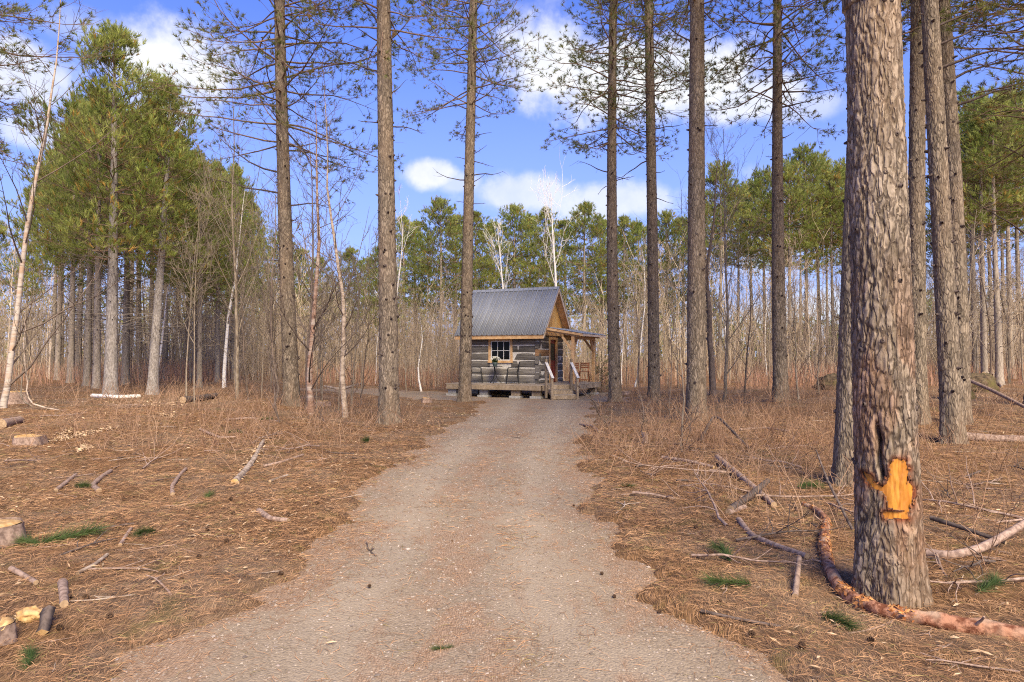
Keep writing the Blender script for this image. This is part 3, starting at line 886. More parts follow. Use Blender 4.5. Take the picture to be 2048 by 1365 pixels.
BARE = []
for i in range(6):
    h = (5.5, 7.0, 8.2, 6.2, 9.0, 4.8)[i]
    tr, br = bare_split(400 + i, None, None, h=h, r0=(.045, .05, .06, .04, .07, .035)[i], n1=(14, 16, 18, 12, 18, 12)[i], spread=(.7, .5, .6, .8, .55, .9)[i],
                        start=(.2, .3, .3, .15, .35, .15)[i], n2=6, n3=4, twig_r=.0065, curve=.13)
    BARE.append((tr, br, h))
BARE_MESH = {}
def bare_copy(px, Y, height, k, mats, label, name, cat, group, girth=1.0):
    key = (k, mats)
    if key not in BARE_MESH:
        BARE_MESH[key] = (BARE[k][0].mesh('trunk', M[mats[0]], True), BARE[k][1].mesh('crown', M[mats[1]]))
    x = (px - 1024) / F * Y
    g = np.random.default_rng(int(abs(px * 13 + Y * 101)))
    o = thing(name, label, cat, (x, Y, gz(x, Y) - .02), g.uniform(0, 6.28), group)
    s = height / BARE[k][2]
    link('trunk', BARE_MESH[key][0], o, scale=(s * girth, s * girth, s)); link('crown', BARE_MESH[key][1], o, scale=(s, s, s))
    return o

# ------------------------------------------------------------------ the log cabin
TH = math.radians(24.0)
CX, CY = 1.10, 28.3
CROT = -TH
CGZ = float(base_z(np.array([CX]), np.array([CY]))[0])
DECK = 0.55
M['hewn'] = noise_mat('weathered_hewn_log', (.105, .092, .08), (.25, .222, .19), (1.6, 1.6, 22), 6, .3, .7, .9, .5, .01, .15, .45)
M['chink'] = noise_mat('lime_chinking', (.58, .53, .46), (.74, .69, .61), (9, 9, 9), 4, .3, .7, .95, .4, .006, .1)
M['new_log'] = noise_mat('newer_orange_log', (.22, .115, .055), (.38, .22, .11), (1.6, 1.6, 22), 5, .3, .7, .85, .4, .006, .2, .1)
M['gable'] = noise_mat('honey_pine_boards', (.66, .33, .08), (.84, .52, .18), (12, 12, 1.2), 5, .3, .7, .6, .2, .003, .3, .25)
M['trim'] = noise_mat('fresh_pine_trim', (.52, .29, .125), (.70, .45, .23), (5, 5, 5), 5, .3, .7, .7, .2, .003, .3, .2)
M['trim_pale'] = noise_mat('pale_pine_rake', (.56, .40, .27), (.70, .55, .41), (4, 4, 4), 5, .3, .7, .7, .2, .003, .3, .1)
M['deck'] = noise_mat('weathered_deck_board', (.24, .185, .135), (.42, .34, .26), (2, 20, 20), 5, .3, .7, .85, .3, .004, .2, .25)
M['timber'] = noise_mat('treated_timber', (.26, .19, .12), (.42, .32, .22), (6, 6, 3), 5, .3, .7, .8, .3, .004, .2, .25)
M['white_rail'] = noise_mat('pale_handrail', (.60, .55, .49), (.74, .70, .64), (8, 8, 8), 4, .3, .7, .6, .1, .002, .3)
M['concrete'] = noise_mat('concrete_block', (.30, .28, .25), (.46, .43, .39), (12, 12, 12), 5, .3, .7, .95, .4, .004, .1)
M['door'] = noise_mat('dark_red_door', (.24, .022, .012), (.36, .045, .022), (5, 5, 2), 4, .3, .7, .4, .1, .002, .4)
M['black_metal'] = noise_mat('black_wrought_iron', (.012, .012, .013), (.03, .03, .03), (20, 20, 20), 3, .3, .7, .45, .1, .002, .4)
M['red_wood'] = noise_mat('red_stained_chair_wood', (.26, .075, .03), (.42, .15, .06), (9, 9, 9), 4, .3, .7, .55, .1, .002, .3)
M['white_sash'] = noise_mat('white_painted_sash', (.66, .64, .60), (.78, .76, .73), (9, 9, 9), 3, .3, .7, .5, 0, 0, .3)

def metal_roof_mat():
    m, nt, out = new_mat('charcoal_roof_metal')
    n = node(nt, 'ShaderNodeTexNoise', {'Vector': coords(nt, (2, 2, 2)), 'Scale': 1.0, 'Detail': 5.0})
    c = vary(nt, mixc(nt, n.outputs[0], (.235, .245, .265), (.295, .305, .33)), .12)
    finish(nt, out, c, .45, n.outputs[0], .05, .01, .4, .0)
    return m
M['roof_metal'] = metal_roof_mat()
def glass_mat():
    m, nt, out = new_mat('dark_window_glass')
    finish(nt, out, (.008, .009, .010), .12, None, spec=.12)
    return m
M['glass'] = glass_mat()

cabin = thing('log_cabin', 'small square log cabin with white chinking and a steep charcoal metal roof', 'cabin', (CX, CY, CGZ), CROT)
LX, WY = 3.6, 2.85                       # long wall along -x, gable wall along +y
LOGH, GAP = .318, .044
gl = np.random.default_rng(77)

def hewn_log(wall, axis, a0, a1, face, z0, z1, mat='hewn', depth=.17):
    """One squared log; axis 'x' lies along the long wall (face = its y), 'y' along the gable wall (face = its x)."""
    n = max(2, int(abs(a1 - a0) / .25)); b = Buf()
    A = np.linspace(a0, a1, n + 1); e = .007
    rows = []
    for a in A:
        j = gl.normal(0, e, 8)
        lo, hi = z0 + j[0] * .9, z1 + j[1] * .9
        f = gl.normal(0, .005)
        sec = [(f, lo + .008), (f + j[2] * .5, hi - .008), (f + .008, hi), (depth, hi), (depth, lo), (f + .008, lo)]
        rows.append([((a, face + s, z) if axis == 'x' else (face - s, a, z)) for s, z in sec])
    V = np.array(rows); k = 6
    i = np.arange(len(A) * k).reshape(len(A), k); nx = np.roll(i, -1, 1)
    Q = np.stack([i[:-1], nx[:-1], nx[1:], i[1:]], -1).reshape(-1, 4)
    t = gl.uniform(.78, 1.2)
    b.add(V, Q, None, 0, (t, t, t))
    b.add(V[0], [[0, 1, 2, 5], [2, 3, 4, 5]], None, 0, (t, t, t)); b.add(V[-1], [[0, 1, 2, 5], [2, 3, 4, 5]], None, 0, (t, t, t))
    return b.build('log', M[mat], wall)

ZT = [DECK + i * LOGH for i in range(7)]
front = link('front_wall', None, cabin)
win = (-2.30, -1.18, 1.43, 2.44)         # outer edge of the window casing: x0 x1 z0 z1
for i in range(6):
    z0, z1 = ZT[i] + GAP / 2, ZT[i + 1] - GAP / 2
    if z1 < win[2] or z0 > win[3]: hewn_log(front, 'x', -LX, .0 + (.05 if i % 2 else 0), 0, z0, z1)
    else:
        hewn_log(front, 'x', -LX, win[0] + .06, 0, z0, z1); hewn_log(front, 'x', win[1] - .06, .0 + (.05 if i % 2 else 0), 0, z0, z1)
box('chinking', -LX + .01, win[0] + .05, .007, .15, DECK, ZT[6], M['chink'], front, 0)
box('chinking', win[1] - .05, -.025, .007, .15, DECK, ZT[6], M['chink'], front, 0)
box('chinking', win[0] + .05, win[1] - .05, .007, .15, DECK, win[2] + .04, M['chink'], front, 0)
side = link('gable_wall', None, cabin)
dr = (1.13, 2.10, DECK, 2.50)
for i in range(7):
    z0 = DECK + i * LOGH - LOGH / 2 + GAP / 2; z1 = z0 + LOGH - GAP
    z0 = max(z0, DECK + .005)
    kind = 'new_log' if i == 4 else 'hewn'
    hewn_log(side, 'y', -.06 if i % 2 else -.02, dr[0] + .04, .03, z0, z1, kind)
    hewn_log(side, 'y', dr[1] - .04, WY + .04, .03, z0, z1)
box('chinking', -.13, .022, .0, dr[0] + .03, DECK, DECK + 6.5 * LOGH, M['chink'], side, 0)
box('chinking', -.13, .022, dr[1] - .03, WY, DECK, DECK + 6.5 * LOGH, M['chink'], side, 0)
box('chinking', -.13, .022, dr[0] + .03, dr[1] - .03, 2.46, DECK + 6.5 * LOGH, M['chink'], side, 0)
back = link('back_wall', None, cabin)
for i in range(6): 
    l = hewn_log(back, 'x', -LX, 0, WY - .17, ZT[i] + GAP / 2, ZT[i + 1] - GAP / 2)
box('chinking', -LX + .01, -.14, WY - .12, WY - .03, DECK, ZT[6], M['chink'], back, 0)
left = link('left_wall', None, cabin)
for i in range(7):
    z0 = max(DECK + .005, DECK + i * LOGH - LOGH / 2 + GAP / 2)
    hewn_log(left, 'y', .02, WY - .18, -LX + .19, z0, DECK + i * LOGH + LOGH / 2 - GAP / 2)
box('chinking', -LX + .04, -LX + .15, .16, WY - .18, DECK, DECK + 6.5 * LOGH, M['chink'], left, 0)

# window with six panes
w = link('window', None, cabin)
x0, x1, z0, z1 = win
cas = .095
box('casing', x0, x0 + cas, -.035, .06, z0, z1, M['trim'], w); box('casing', x1 - cas, x1, -.035, .06, z0, z1, M['trim'], w)
box('casing', x0 + cas + .001, x1 - cas - .001, -.035, .06, z1 - cas, z1 - .002, M['trim'], w)
box('sill', x0 - .02, x1 + .02, -.065, .06, z0 - .03, z0 + cas - .03, M['trim'], w)
a0, a1, b0, b1 = x0 + cas + .004, x1 - cas - .004, z0 + cas - .028, z1 - cas - .004
sash = .042
for (p, q, r, s_) in ((a0, a0 + sash, b0, b1), (a1 - sash, a1, b0, b1), (a0 + sash, a1 - sash, b0, b0 + sash), (a0 + sash, a1 - sash, b1 - sash, b1)):
    box('sash_rail', p, q, .0, .05, r, s_, M['white_sash'], w, .002)
pw, ph = (a1 - a0 - 2 * sash) / 3, (b1 - b0 - 2 * sash) / 2
for i in range(3):
    for j in range(2):
        box('pane', a0 + sash + i * pw + .01, a0 + sash + (i + 1) * pw - .01, .03, .036, b0 + sash + j * ph + .01, b0 + sash + (j + 1) * ph - .01, M['glass'], w, 0)
for i in (1, 2): box('muntin', a0 + sash + i * pw - .0115, a0 + sash + i * pw + .0115, .012, .045, b0 + sash, b1 - sash, M['white_sash'], w, .001)
for i in range(3): box('muntin', a0 + sash + i * pw + .012, a0 + sash + (i + 1) * pw - .012, .014, .044, (b0 + b1) / 2 - .0115, (b0 + b1) / 2 + .0115, M['white_sash'], w, .001)

# door
d_ = link('door', None, cabin)
y0, y1, z0, z1 = dr
box('casing', -.05, .075, y0, y0 + .09, z0, z1, M['trim'], d_); box('casing', -.05, .075, y1 - .09, y1, z0, z1, M['trim'], d_)
box('casing', -.05, .075, y0 + .092, y1 - .092, z1 - .10, z1 - .002, M['trim'], d_)
box('door_leaf', -.045, .0, y0 + .092, y1 - .092, z0 + .01, z1 - .104, M['door'], d_)
for k in range(2): box('raised_panel', .0005, .014, y0 + .17 + k * .33, y0 + .43 + k * .33, z0 + .14, z0 + .72, M['door'], d_, .01)
box('pane', .0005, .009, y0 + .19, y1 - .19, z0 + .95, z1 - .25, M['glass'], d_, 0)
for zz in (z0 + .93, z1 - .25): box('glazing_bead', .0005, .02, y0 + .165, y1 - .165, zz - .012, zz + .012, M['door'], d_, .002)
bar('handle', (.03, y0 + .14, z0 + .86), (.03, y0 + .14, z0 + 1.0), .02, .02, M['black_metal'], d_)
# porch light above the door
pl_ = Buf(); add_tubes(pl_, [(np.array([(.05, .55, 2.60), (.05, .55, 2.54), (.05, .55, 2.47), (.05, .55, 2.43)]), np.array([.03, .055, .06, .03]))], 10, 0, cap=True)
pl_.build('porch_light', M['concrete'], cabin, True)

# gable boards, then the roof
EY, RZ, EZ, MY = -.42, 4.66, 2.56, WY / 2          # eave y, ridge z, eave z, ridge y
slope = (RZ - EZ) / (MY - EY)
def roof_z(y): return RZ - slope * abs(y - MY)
gb = link('gable', None, cabin)
y = .02; i = 0
zb = 2.62
while y < WY - .05:
    ya, yb = y, min(y + .148, WY - .02)
    tops = [(ya, zb), (yb, zb), (yb, roof_z(yb) - .14)] + ([(MY, RZ - .14)] if ya < MY < yb else []) + [(ya, roof_z(ya) - .14)]
    prism('board', tops, 'x', .015, .04 + (.003 if i % 2 else 0), M['gable'], gb)
    y = yb + .006; i += 1
prism('backing', [(.0, 2.60), (WY, 2.60), (WY, roof_z(WY) - .15), (MY, RZ - .15), (0, roof_z(0) - .15)], 'x', -.05, .012, M['hewn'], gb)
prism('rear_gable', [(.0, 2.60), (WY, 2.60), (WY, roof_z(WY) - .15), (MY, RZ - .15), (0, roof_z(0) - .15)], 'x', -LX + .02, -LX + .08, M['gable'], gb)
box('tie_beam', -.02, .10, -.05, WY + .05, 2.565, 2.69, M['trim'], gb)

roof = link('roof', None, cabin)
RX0, RX1 = -3.76, .40
npan = 18
pwid = (RX1 - RX0) / npan
def panel(xa, xb, sgn, name):
    """One metal strip: a flat pan with its raised rib along the right edge."""
    t = Vector((0, sgn, -slope)).normalized(); nn = Vector((0, sgn * slope, 1)).normalized()
    Ls = math.hypot(MY - EY, RZ - EZ)
    prof = [(xa + .002, 0), (xa + pwid * .34, .0), (xa + pwid * .38, .006), (xa + pwid * .46, .006), (xa + pwid * .5, 0), (xb - .060, 0), (xb - .046, .055), (xb - .016, .055), (xb - .002, 0)]
    V = []
    for s in (0.0, Ls):
        for (x, h) in prof: V.append(Vector((x, MY, RZ)) + t * s + nn * h)
    for s in (0.0, Ls):
        for (x, h) in prof: V.append(Vector((x, MY, RZ)) + t * s - nn * .012)
    k = len(prof); Q = []
    for i in range(k - 1):
        Q += [(i, i + 1, k + i + 1, k + i), (2 * k + i, 3 * k + i, 3 * k + i + 1, 2 * k + i + 1), (i, 2 * k + i, 2 * k + i + 1, i + 1), (k + i, k + i + 1, 3 * k + i + 1, 3 * k + i)]
    b = Buf(); b.add(np.array([tuple(v) for v in V]), Q)
    return b.build(name, M['roof_metal'], roof)
for i in range(npan):
    for sgn in (-1, 1): panel(RX0 + i * pwid, RX0 + (i + 1) * pwid, sgn, 'roof_panel')
for sgn in (-1, 1):
    t = Vector((0, sgn, -slope)).normalized()
    a = Vector((0, MY, RZ + .038)); e = a + t * .17
    prism('ridge_cap', [(a.y, a.z), (e.y, e.z + .008), (e.y, e.z - .006), (a.y, a.z - .016)] if sgn < 0 else [(a.y, a.z), (a.y, a.z - .016), (e.y, e.z - .006), (e.y, e.z + .008)], 'x', RX0 - .01, RX1 + .01, M['roof_metal'], roof)
    # sheathing, fascia and rakes below the metal
    off = .016
    prism('sheathing', [(MY, RZ - off), (MY + sgn * (MY - EY - .02), EZ - off + .02), (MY + sgn * (MY - EY - .02), EZ - off - .01), (MY, RZ - off - .05)], 'x', RX0 + .04, RX1 - .04, M['trim'], roof)
    ye = MY + sgn * (MY - EY - .035)
    box('fascia', RX0 + .03, RX1 - .03, min(ye, ye - sgn * .03), max(ye, ye - sgn * .03), EZ - .165, EZ - .02, M['trim'], roof)
    for xr in (RX0 + .01, RX1 - .03):
        prism('rake_board', [(MY, RZ - .018), (MY + sgn * (MY - EY - .03), EZ + .012), (MY + sgn * (MY - EY - .03), EZ - .15), (MY, RZ - .18)], 'x', xr + .0, xr + .024, M['trim_pale'], roof)
vp = Buf(); add_tubes(vp, [(np.array([(-3.05, 1.75, 3.9), (-3.05, 1.75, 4.74)]), np.array([.07, .07])), (np.array([(-3.05, 1.75, 4.74), (-3.05, 1.75, 4.80)]), np.array([.12, .10]))], 12, 0, cap=True)
vp.build('vent_pipe', M['concrete'], roof, True)

# lean-to porch roof on two posts
porch = link('porch', None, cabin)
PA = (.43, 2.87); PB = (1.98, 2.60)
ps = (PB[1] - PA[1]) / (PB[0] - PA[0])
for i in range(8):
    ya = -.16 + i * .415
    V = [(PA[0], ya, PA[1]), (PB[0], ya, PB[1]), (PB[0], ya + .36, PB[1]), (PA[0], ya + .36, PA[1]), (PA[0], ya + .375, PA[1] + .028), (PB[0], ya + .375, PB[1] + .028), (PA[0], ya + .40, PA[1] + .028), (PB[0], ya + .40, PB[1] + .028), (PA[0], ya + .413, PA[1]), (PB[0], ya + .413, PB[1])]
    b = Buf(); b.add(V, [(0, 1, 2, 3), (3, 2, 5, 4), (4, 5, 7, 6), (6, 7, 9, 8)]); b.add([(x, y_, z - .012) for x, y_, z in V], [(3, 2, 1, 0), (4, 5, 2, 3), (6, 7, 5, 4), (8, 9, 7, 6)])
    b.build('roof_panel', M['roof_metal'], porch)
for ya in (-.02, WY - .10):
    bar('beam', (.06, ya, PA[1] - .10 - ps * .37), (1.80, ya, PA[1] - .10 + ps * 1.37), .12, .15, M['trim'], porch)
for ya in (-.155, 3.15): bar('rake_board', (.43, ya, PA[1] - .065), (1.97, ya, PA[1] - .065 + ps * 1.54), .025, .09, M['trim_pale'] if ya > 0 else M['trim'], porch)
bar('fascia', (1.965, -.14, PB[1] - .06), (1.965, 3.14, PB[1] - .06), .025, .09, M['trim_pale'], porch)
for k in range(4): bar('rafter', (.10, .55 + k * .55, PA[1] - .08 - ps * .33), (1.93, .55 + k * .55, PA[1] - .08 + ps * 1.5), .05, .09, M['trim'], porch)
bar('header', (1.52, .05, PA[1] - .165 + ps * 1.09 - .06), (1.52, WY - .17, PA[1] - .165 + ps * 1.09 - .06), .11, .13, M['trim'], porch)
for ya in (-.02, WY - .10):
    zt = PA[1] - .18 + ps * 1.09
    box('post', 1.455, 1.585, ya - .065, ya + .065, DECK, zt - .002, M['trim'], porch, .008)
    bar('brace', (1.455, ya, zt - .55), (1.06, ya, zt - .02), .08, .09, M['trim'], porch)
    s = 1 if ya < 1 else -1
    bar('brace', (1.52, ya + s * .065, zt - .55), (1.52, ya + s * .45, zt - .10), .08, .09, M['trim'], porch)

# ------------------------------------------------------------------ deck, steps and what stands on them
deck = thing('wooden_deck', 'low weathered plank deck on concrete blocks around the cabin', 'deck', (CX, CY, CGZ), CROT)
DP = [(-3.67, -1.31), (.65, -1.31), (1.66, -.30), (1.80, 2.95)]
y = -1.31; i = 0
while y < 2.94:
    y2 = min(y + .138, 2.95)
    xr = .65 + (y + 1.31) if y < -.30 else 1.66 + (y + .30) / 3.25 * .14
    xr2 = .65 + (y2 + 1.31) if y2 < -.30 else 1.66 + (y2 + .30) / 3.25 * .14
    if y2 < -.01 or y > WY + .06: seg = [(-3.67, xr, xr2)]
    else: seg = [(.04, xr, xr2)]
    for (a, b_, c_) in seg:
        prism('plank', [(a, y), (b_, y), (c_, y2 - .007), (a, y2 - .007)], 'z', DECK - .034, DECK - .0005 * (i % 3), M['deck'], deck)
    y = y2; i += 1
def rim(a, b, h=.19):
    a = Vector((*a, DECK - .036 - h / 2)); b = Vector((*b, DECK - .036 - h / 2)); bar('rim_joist', a, b, .04, h, M['timber'], deck)
rim((-3.64, -1.285), (.63, -1.285)); rim((.66, -1.26), (1.62, -.30)); rim((1.64, -.27), (1.775, 2.9)); rim((-3.64, -1.25), (-3.64, 2.9)); rim((-3.6, 2.92), (1.74, 2.92))
for k in range(7): bar('joist', (-3.3 + k * .62, -1.26, DECK - .13), (-3.3 + k * .62, 2.9, DECK - .13), .04, .17, M['timber'], deck)
for (bx, by) in ((-3.45, -1.05), (-.55, -1.05), (-3.45, 1.0), (-.6, 1.2), (1.3, .1), (1.5, 2.6), (-2.0, -1.0), (-3.4, 2.7), (.35, -1.05)):
    zg = float(path_z(np.array([CX + bx * math.cos(TH) + by * math.sin(TH)]), np.array([CY - bx * math.sin(TH) + by * math.cos(TH)]))[0]) - CGZ - .02
    box('pier_block', bx - .24, bx + .24, by - .20, by + .20, zg, zg + .11, M['concrete'], deck, .01)
    box('pier_block', bx - .19, bx + .19, by - .10, by + .10, zg + .111, DECK - .23, M['concrete'] if bx < -1 else M['timber'], deck, .01)

# corner steps come down towards the track at 45 degrees to the deck
SRX, SRY = 1.155, -.805
stp = thing('porch_steps', 'three wooden corner steps with two sloping handrails below the red door', 'steps', (CX + SRX * math.cos(TH) + SRY * math.sin(TH), CY - SRX * math.sin(TH) + SRY * math.cos(TH), CGZ), CROT + math.radians(45))
# local: x along the deck edge, -y outwards and down
HW = .47
for k in range(2):
    zt = DECK - (k + 1) * .18; yk = -.045 - k * .27
    for q in range(2): box('tread', -HW, HW, yk - .275 + q * .138, yk - .275 + q * .138 + .131, zt - .036, zt, M['deck'], stp)
    box('riser', -HW + .01, HW - .01, yk - .27, yk - .25, zt - .178, zt - .038, M['timber'], stp)
box('riser', -HW + .01, HW - .01, -.044, -.022, DECK - .178, DECK - .002, M['timber'], stp)
for sx in (-1, 1):
    prism('stringer', [(-.05, DECK - .22), (-.60, .0), (-.60, DECK - .37), (-.33, DECK - .37), (-.33, DECK - .22), (-.05, DECK - .22)][:5], 'x', sx * (HW + .012) - .018, sx * (HW + .012) + .018, M['timber'], stp)
    px_ = sx * (HW + .075)
    box('upper_post', px_ - .045, px_ + .045, -.105, -.015, .03 if sx < 0 else DECK - .2, DECK + 1.02, M['timber'], stp, .006)
    box('lower_post', px_ - .045, px_ + .045, -.66, -.57, -.02, .86, M['timber'], stp, .006)
    bar('handrail', (px_, -.06, DECK + .90), (px_, -.70, .835), .11, .04, M['white_rail'], stp)

def cab(x, y, z=0.0):
    return (CX + x * math.cos(TH) + y * math.sin(TH), CY - x * math.sin(TH) + y * math.cos(TH), CGZ + z)

def tube_part(name, lines, r, mat, parent, sides=6):
    b = Buf(); add_tubes(b, [(np.array(l, float), np.full(len(l), r * 1.3)) for l in lines], sides, 0, cap=True)
    return b.build(name, M[mat], parent, True)

def iron_chair(loc, rz, label):
    t = thing('metal_chair', label, 'chair', loc, rz, 'black bistro chairs')
    w, d = .22, .21
    s = Buf()
    for k in range(9):
        yy = -d + .02 + k * (2 * d - .04) / 8
        s.add(np.array([(-w, yy - .016, .44), (w, yy - .016, .44), (w, yy + .016, .44), (-w, yy + .016, .44), (-w, yy - .016, .452), (w, yy - .016, .452), (w, yy + .016, .452), (-w, yy + .016, .452)]), [(4, 5, 6, 7), (3, 2, 1, 0), (0, 1, 5, 4), (2, 3, 7, 6), (1, 2, 6, 5), (3, 0, 4, 7)])
    add_tubes(s, [(np.array([(-w, -d, .445), (w, -d, .445)]), np.full(2, .012)), (np.array([(-w, d, .445), (w, d, .445)]), np.full(2, .012)), (np.array([(-w, -d, .445), (-w, d, .445)]), np.full(2, .012)), (np.array([(w, -d, .445), (w, d, .445)]), np.full(2, .012))], 6)
    s.build('seat', M['black_metal'], t)
    for sx in (-1, 1):
        tube_part('leg', [[(sx * w, -d, .445), (sx * (w + .02), -d - .05, 0)]], .012, 'black_metal', t)
        tube_part('leg', [[(sx * w, d, .445), (sx * (w + .01), d + .05, 0)]], .012, 'black_metal', t)
        tube_part('armrest', [[(sx * w, d + .02, .66), (sx * (w + .02), .0, .67), (sx * (w + .02), -d * .8, .65), (sx * w, -d, .58), (sx * w, -d + .02, .445)]], .011, 'black_metal', t)
    b = [[(-w, d, .445), (-w, d + .04, .68), (-w * .95, d + .08, .87), (0, d + .085, .90), (w * .95, d + .08, .87), (w, d + .04, .68), (w, d, .445)]]
    tube_part('back_frame', b, .012, 'black_metal', t)
    tube_part('back_cross', [[(-w, d + .02, .52), (0, d + .05, .70), (w * .95, d + .08, .86)], [(w, d + .02, .52), (0, d + .05, .70), (-w * .95, d + .08, .86)]], .011, 'black_metal', t)
    return t
iron_chair(cab(-2.62, -.52, DECK), math.radians(28 + 60), 'black metal bistro chair facing the table, nearer the pine trunk')
iron_chair(cab(-.95, -.52, DECK), math.radians(-24 - 62), 'black metal bistro chair at the cabin corner end of the table')
tb = thing('bistro_table', 'small round black metal table below the cabin window', 'table', cab(-1.75, -.52, DECK), 0)
b = Buf(); add_tubes(b, [(np.array([(0, 0, .695), (0, 0, .715)]), np.array([.32, .32]))], 28, 0, cap=True); b.build('table_top', M['black_metal'], tb)
for k in range(3):
    a = k * 2.094 + .3
    tube_part('leg', [[(.05 * math.cos(a), .05 * math.sin(a), .694), (.03 * math.cos(a), .03 * math.sin(a), .40), (.09 * math.cos(a), .09 * math.sin(a), .20), (.29 * math.cos(a), .29 * math.sin(a), .0)]], .013, 'black_metal', tb)
M['pot'] = noise_mat('grey_green_pot', (.05, .07, .065), (.10, .13, .12), (9, 9, 9), 3, .3, .7, .5, .1, .002, .3)
M['petal'] = noise_mat('white_petals', (.74, .72, .62), (.86, .84, .76), (30, 30, 30), 2, .3, .7, .6, 0, 0, .2)
fp = thing('potted_flowers', 'pot of white flowers standing on the bistro table', 'flowers', cab(-1.75, -.52, DECK + .715), 0)
b = Buf(); add_tubes(b, [(np.array([(0, 0, .0), (0, 0, .08), (0, 0, .155), (0, 0, .16)]), np.array([.075, .10, .12, .10]))], 16, 0, cap=True); b.build('pot', M['pot'], fp, True)
gg = np.random.default_rng(5)
b = Buf(); a = gg.normal(size=(60, 3)); a[:, 2] = np.abs(a[:, 2]) + .3; a = unit(a)
add_tufts(b, np.array([0, 0, .15]) + a * gg.uniform(.02, .13, (60, 1)), a, 5, .09, .03, gg, (.2, .9), 0, 0); b.build('leaves', M['needle_green'], fp)
b = Buf(); a = gg.normal(size=(38, 3)); a[:, 2] = np.abs(a[:, 2]) + .6; a = unit(a)
add_tufts(b, np.array([0, 0, .21]) + a * np.array([.22, .22, .17]), a, 18, .06, .045, gg, (.6, 1.5), 0, 0); b.build('blossoms', M['petal'], fp)

def folding_chair(loc, rz, label):
    t = thing('folding_chair', label, 'chair', loc, rz, 'red wooden folding chairs')
    for sx in (-1, 1):
        x = sx * .2
        bar('leg', (x, .22, 0), (x, -.16, .46), .025, .035, M['red_wood'], t)
        bar('back_leg', (x * .9, -.22, 0), (x * .9, .25, .86), .025, .035, M['red_wood'], t)
    for k in range(5): box('seat_slat', -.21, .21, -.18 + k * .075, -.18 + k * .075 + .06, .45, .468, M['red_wood'], t, .002)
    for zz in (.64, .74, .82):
        yy = -.22 + .47 * zz / .86 - .0
        box('back_slat', -.175, .175, yy - .03, yy - .012, zz - .03, zz + .028, M['red_wood'], t, .002)
    bar('stretcher', (-.2, .16, .08), (.2, .16, .08), .02, .03, M['red_wood'], t); bar('stretcher', (-.18, -.16, .11), (.18, -.16, .11), .02, .03, M['red_wood'], t)
    return t
folding_chair(cab(1.20, 1.05, DECK), math.radians(-24 + 20), 'red brown folding chair half hidden behind the near porch post')
folding_chair(cab(1.22, 2.35, DECK), math.radians(-24 + 12), 'red brown folding chair beside the far porch post')

# ------------------------------------------------------------------ the blazed pine beside the track
BIG_BASE = (1780, 1195)
_bp = on_ground(*BIG_BASE)
_al = math.atan2(_bp[0], _bp[1]); _thf = math.atan2(-_bp[1], -_bp[0])
_Yf = _bp[1] - .21
def trunk_sz(px, py):
    c = 1752 + 28 * py / 1195.0
    return (px - c) / F * _Yf * math.cos(_al), CAM_Z + (HORIZON - py) / F * _Yf - _bp[2]
def in_poly(x, y, poly):
    r = np.zeros(x.shape, bool); n = len(poly)
    for i in range(n):
        x0, y0 = poly[i]; x1, y1 = poly[(i + 1) % n]
        c = ((y0 > y) != (y1 > y)) & (x < (x1 - x0) * (y - y0) / ((y1 - y0) if y1 != y0 else 1e-9) + x0)
        r ^= c
    return r
BLAZE = [[trunk_sz(*p) for p in q] for q in (
    [(1784, 928), (1790, 914), (1812, 917), (1819, 935), (1815, 955), (1829, 972), (1826, 1000), (1819, 1016), (1779, 1011), (1776, 992), (1768, 979), (1752, 976), (1735, 963), (1727, 947), (1742, 949), (1749, 964), (1765, 973), (1776, 964), (1783, 948)],
    [(1768, 1020), (1815, 1019), (1817, 1030), (1771, 1032)])]
def blaze_dist(s, z):
    """How deep in (> 0) or how far out of (< 0) the peeled patch, roughly in metres."""
    jx = (vnoise(s * 90, z * 90, seed=61) - .5) * .016; jz = (vnoise(s * 90, z * 90, seed=62) - .5) * .016
    best = np.full(s.shape, -1.0)
    for poly in BLAZE:
        ins = in_poly(s + jx, z + jz, poly)
        d = np.full(s.shape, 9.0); n = len(poly)
        for i in range(n):
            ax, ay = poly[i]; bx, by = poly[(i + 1) % n]
            t = np.clip(((s - ax) * (bx - ax) + (z - ay) * (by - ay)) / ((bx - ax) ** 2 + (by - ay) ** 2 + 1e-9), 0, 1)
            d = np.minimum(d, np.hypot(s - ax - t * (bx - ax), z - ay - t * (by - ay)))
        best = np.maximum(best, np.where(ins, d, -d))
    return best
def big_hook(ZZ, TT, RR, disp, tint):
    a = TT - _thf
    front = np.cos(a) > .1
    s = RR * np.sin(a)
    d = np.where(front, blaze_dist(s, ZZ), -1)
    ins = d > -.004
    disp = np.where(ins, -.022, disp)
    ring = np.exp(-(np.maximum(-d, 0) / .032) ** 2) * front * (~ins) * S(.15, .45, fbm(s * 30, ZZ * 30, seed=66, oct=2))
    tint = tint * (1 - ring[..., None] * (1 - np.array([.52, .19, .09])))
    # the old seam: a deep vertical split above the blaze
    x0, z0 = trunk_sz(1766, 962); x1, z1 = trunk_sz(1757, 845)
    sx = x0 + (x1 - x0) * np.clip((ZZ - z0) / (z1 - z0), 0, 1) + .006 * np.sin(ZZ * 30)
    wz = S(z0 - .01, z0 + .05, ZZ) * (1 - S(z1 - .04, z1 + .05, ZZ))
    gro = np.exp(-((s - sx) / .017) ** 2) * wz * front
    disp = disp - .06 * gro
    tint = tint * (1 - gro[..., None] * (1 - np.array([.45, .42, .40])))
    redz = S(.15, .5, ZZ) * (1 - S(1.6, 2.6, ZZ)) * S(.45, .6, fbm(s * 7 + 3, ZZ * 2.2, seed=71, oct=3) + .1)
    tint = tint * (1 + redz[..., None] * np.array([.12, -.05, -.12]))
    up = S(1.9, 3.0, ZZ)[..., None]
    tint = tint * (1 + up * np.array([.16, .18, .19]))
    return disp, tint
